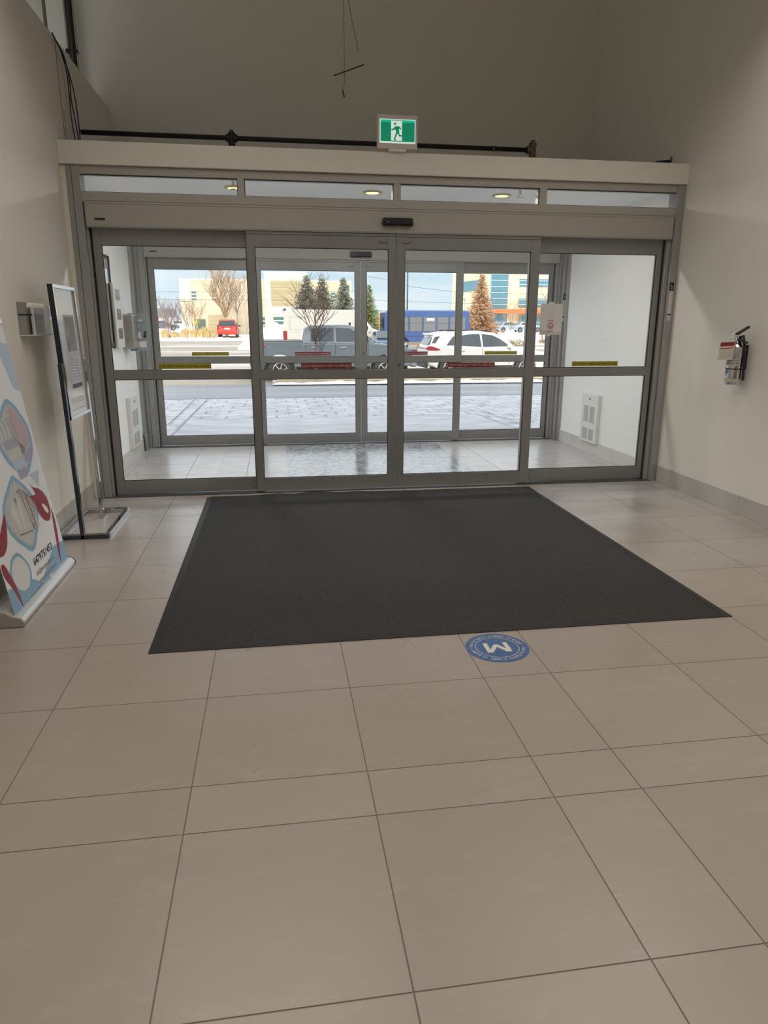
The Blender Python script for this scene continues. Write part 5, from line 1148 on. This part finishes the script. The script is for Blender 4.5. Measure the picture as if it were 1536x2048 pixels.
BLG = (.30, .335, .26); conifer('spruce', 'blue-grey spruce behind the van, left of the pair above the pickup', (2.85, 62, tz(62)), 5.5, 2.3, BLG, 31)
conifer('spruce', 'blue-grey spruce behind the van, middle of the three above the pickup', (4.45, 66, tz(66)), 5.5, 2.2, BLG, 33)
conifer('spruce', 'blue-grey spruce behind the van, right of the three above the pickup cab', (5.95, 62, tz(62)), 5.4, 1.9, BLG, 37)
conifer('spruce', 'green spruce standing alone beside the teal shed roof', (8.15, 62, tz(62)), 4.8, 1.3, (.30, .34, .13), 41)
conifer('spruce', 'small green spruce beside the dark lamp post above the bus', (10.95, 63, tz(63)), 4.7, 1.05, (.24, .30, .12), 43)
conifer('spruce', 'big orange-tinted spruce in front of the office building', (16.15, 55.5, tz(55.5)), 5.5, 1.75, (.64, .42, .25), 47, base=.17)
def grass(label, x, y, h, w, seed):
    rnd = random.Random(seed); m = mat('straw_grass', (.62, .45, .22), .9, noise=.25, nscale=5); b = MB(); z = tz(y)+.05; V = []; F = []
    for k in range(260):
        az = rnd.random()*6.283; q = rnd.random()**.5; bx, by = x+math.cos(az)*q*w*.40, y+math.sin(az)*q*w*.40; hh = h*rnd.uniform(.75, 1.1)*(1-.25*q*q); ox, oy = math.cos(az)*q*w*.10, math.sin(az)*q*w*.10; s = .026
        k0 = len(V); V += [(bx-s, by, z), (bx+s, by, z), (bx+ox+s*.7, by+oy, z+hh*.7), (bx+ox-s*.7, by+oy, z+hh*.7), (bx+ox*1.6, by+oy*1.6, z+hh)]; F += [(k0, k0+1, k0+2, k0+3), (k0+3, k0+2, k0+4)]
    b.add(V, F, m); return tag(b.build('ornamental_grass'), label, 'ornamental grass', 'ornamental grass clumps in the snow')
for k, (x, h, w, lb_) in enumerate([(-9.95, .95, .75, 'straw-coloured grass clump furthest left in the snow strip'), (-9.05, .72, .8, 'straw-coloured grass clump, second from the left, low and wide'), (-8.2, .98, .7, 'straw-coloured grass clump between the two bare shrubs'),
    (-7.4, .92, .7, 'straw-coloured grass clump under the multi-stemmed shrub'), (-6.35, 1.15, 1.15, 'biggest straw-coloured grass clump before the dark green door'), (-5.75, .95, .7, 'straw-coloured grass clump beside the red minivan')]):
    grass(lb_, x, 69.3 if k < 5 else 71.5, h, w, 60+k)
def bush(label, x, y, w, h, c, seed):
    rnd = random.Random(seed); b = MB(); m = mat('bush_%d' % seed, c, .95, noise=.3, nscale=3); V = []; F = []
    for k in range(500):
        a = rnd.random()*6.283; q = rnd.random()**.5; z = tz(y)+h*rnd.random()*(1-.6*q); p = Vector((x+math.cos(a)*q*w, y+math.sin(a)*q*w*.5, z)); s = .10
        k0 = len(V); V += [tuple(p+Vector((rnd.uniform(-s, s), rnd.uniform(-s, s), rnd.uniform(-s, s)))) for _ in range(3)]; F.append((k0, k0+1, k0+2))
    b.add(V, F, m); return tag(b.build('low_bush'), label, 'bush')
bush('low dry bush in front of the broad snow pile by the SUV', 19.3, 56.2, 1.5, .65, (.36, .28, .12), 71)
bush('low dry bush right of the broad snow pile', 22.3, 57.5, .9, .6, (.40, .28, .14), 73)
hl = MB(); rnd = random.Random(5); HM = mat('far_tree_line', (.30, .27, .25), .95, noise=.3, nscale=.5); V = []
for (xa, xb) in ((-62, -16), (20, 36)):
    n = 80; V = []
    for i in range(n+1):
        x = xa+(xb-xa)*i/n; h = 2.6+1.6*rnd.random(); V += [(x, 190, .5), (x, 190, .5+h), (x, 196, .5+h*.9), (x, 196, .5)]
    hl.add(V, [(4*i+k, 4*i+4+k, 4*i+5+k, 4*i+1+k) for i in range(n) for k in range(3)], HM)
o = hl.build('far_tree_line'); o['kind'] = 'stuff'; tag(o, 'distant low line of bare trees along the horizon', 'trees'); o['kind'] = 'stuff'

# poles, lines, signs
PLW = mat('pole_grey', (.45, .44, .42), .6); PLD = mat('pole_dark', (.08, .09, .10), .6)
r = thing('lamp_post', 'tall dark lamp post rising behind the blue bus', 'lamp post', (11.2, 60.5, tz(60.5)))
MB().tube([(11.2, 60.5, -.1), (11.2, 60.5, 8.2)], [.075, .05], PLD, 10).build('post', r); MB().tube([(11.2, 60.5, 8.15), (11.2, 59.6, 8.35)], .04, PLD, 8).box((11.05, 58.9, 8.3), (11.35, 59.6, 8.42), PLD).build('lamp_head', r)
r = thing('light_pole', 'thin pale pole left of the orange spruce', 'pole', (16.0, 60, 0))
MB().tube([(16.0, 60, -.1), (16.0, 60, 3.6)], .045, PLW, 8).build('post', r); MB().box((15.9, 59.9, 3.55), (16.1, 60.1, 3.66), PLW).build('cap', r)
r = thing('utility_pole', 'distant pale utility pole above the blue bus', 'pole', (17.9, 85, .4)); MB().tube([(17.9, 85, .3), (17.9, 85, 5.2)], .06, PLW, 8).build('post', r); MB().box((17.3, 84.95, 4.8), (18.5, 85.05, 4.9), PLW).build('crossarm', r)
WL_ = mat('power_line_black', (.10, .11, .13), .7)
def line(pts, lb, rr=.022): tag(MB().tube(pts, rr, WL_, 4).build('power_line'), lb, 'power line')
line([(-60, 78, 4.72), (-12, 78, 4.70), (0, 78, 4.78), (9, 78, 4.9)], 'upper power line crossing the sky at the left', .016)
line([(-60, 78, 3.92), (-12, 78, 3.94), (0, 78, 3.99), (9, 78, 4.1)], 'lower power line crossing in front of the cream building', .024)
line([(5.46*1.95-.5, 78, 6.45), (12.6, 78, 6.1), (14.8, 78, 5.45), (19.6, 78, 5.0), (40, 78, 4.6)], 'sagging power line in the sky above the blue bus', .022)
line([(9.5, 78, 4.1), (14.8, 78, 3.93), (19.6, 78, 3.80), (34, 78, 3.7)], 'low power line just above the roof of the blue bus', .022)
r = thing('stop_sign', 'red octagonal road sign at the far left edge of the outer doors', 'road sign', (-6.33, 40, tz(40))); zc = 1.74; rr = .34
SR_ = mat('sign_red', (.50, .02, .03), .4)
b = MB(); P8 = [(-6.33+rr*math.cos(R(22.5+45*k)), zc+rr*math.sin(R(22.5+45*k))) for k in range(8)]; b.prism(P8, 'y', 39.97, 39.98, SR_); b.build('sign_plate', r)
b = MB(); b.text('STOP', .23, (-6.33, 39.965, zc-.08), (1, 0, 0), (0, 0, 1), PAPER, 'CENTER', .02, width=.50); b.build('lettering', r)
MB().tube([(-6.33, 40, tz(40)-.05), (-6.33, 40, zc+.3)], .025, PLW, 8).build('post', r)
r = thing('fire_hydrant', 'yellow fire hydrant beside the multi-stemmed shrub', 'hydrant', (-7.55, 76, tz(76))); YH = mat('hydrant_yellow', (.75, .55, .02), .5); z = tz(76)
MB().lathe([(.16, 0), (.16, .06), (.11, .07), (.11, .52), (.14, .53), (.14, .58), (.10, .66), (.03, .72), (0, .73)], (-7.55, 76, z), YH, n=16).build('barrel', r); MB().cyl((-7.73, 76, z+.42), (-7.37, 76, z+.42), .05, YH, n=10).build('nozzle', r)
r = thing('warning_sign', 'small yellow diamond sign above the yellow hydrant', 'road sign', (-8.0, 78, tz(78))); z = 1.72
b = MB(); b.prism([(-8.0, z-.28), (-7.72, z), (-8.0, z+.28), (-8.28, z)], 'y', 77.96, 77.98, YH); b.build('sign_plate', r); MB().tube([(-8.0, 78, tz(78)-.05), (-8.0, 78, z+.2)], .03, PLW, 6).build('post', r)
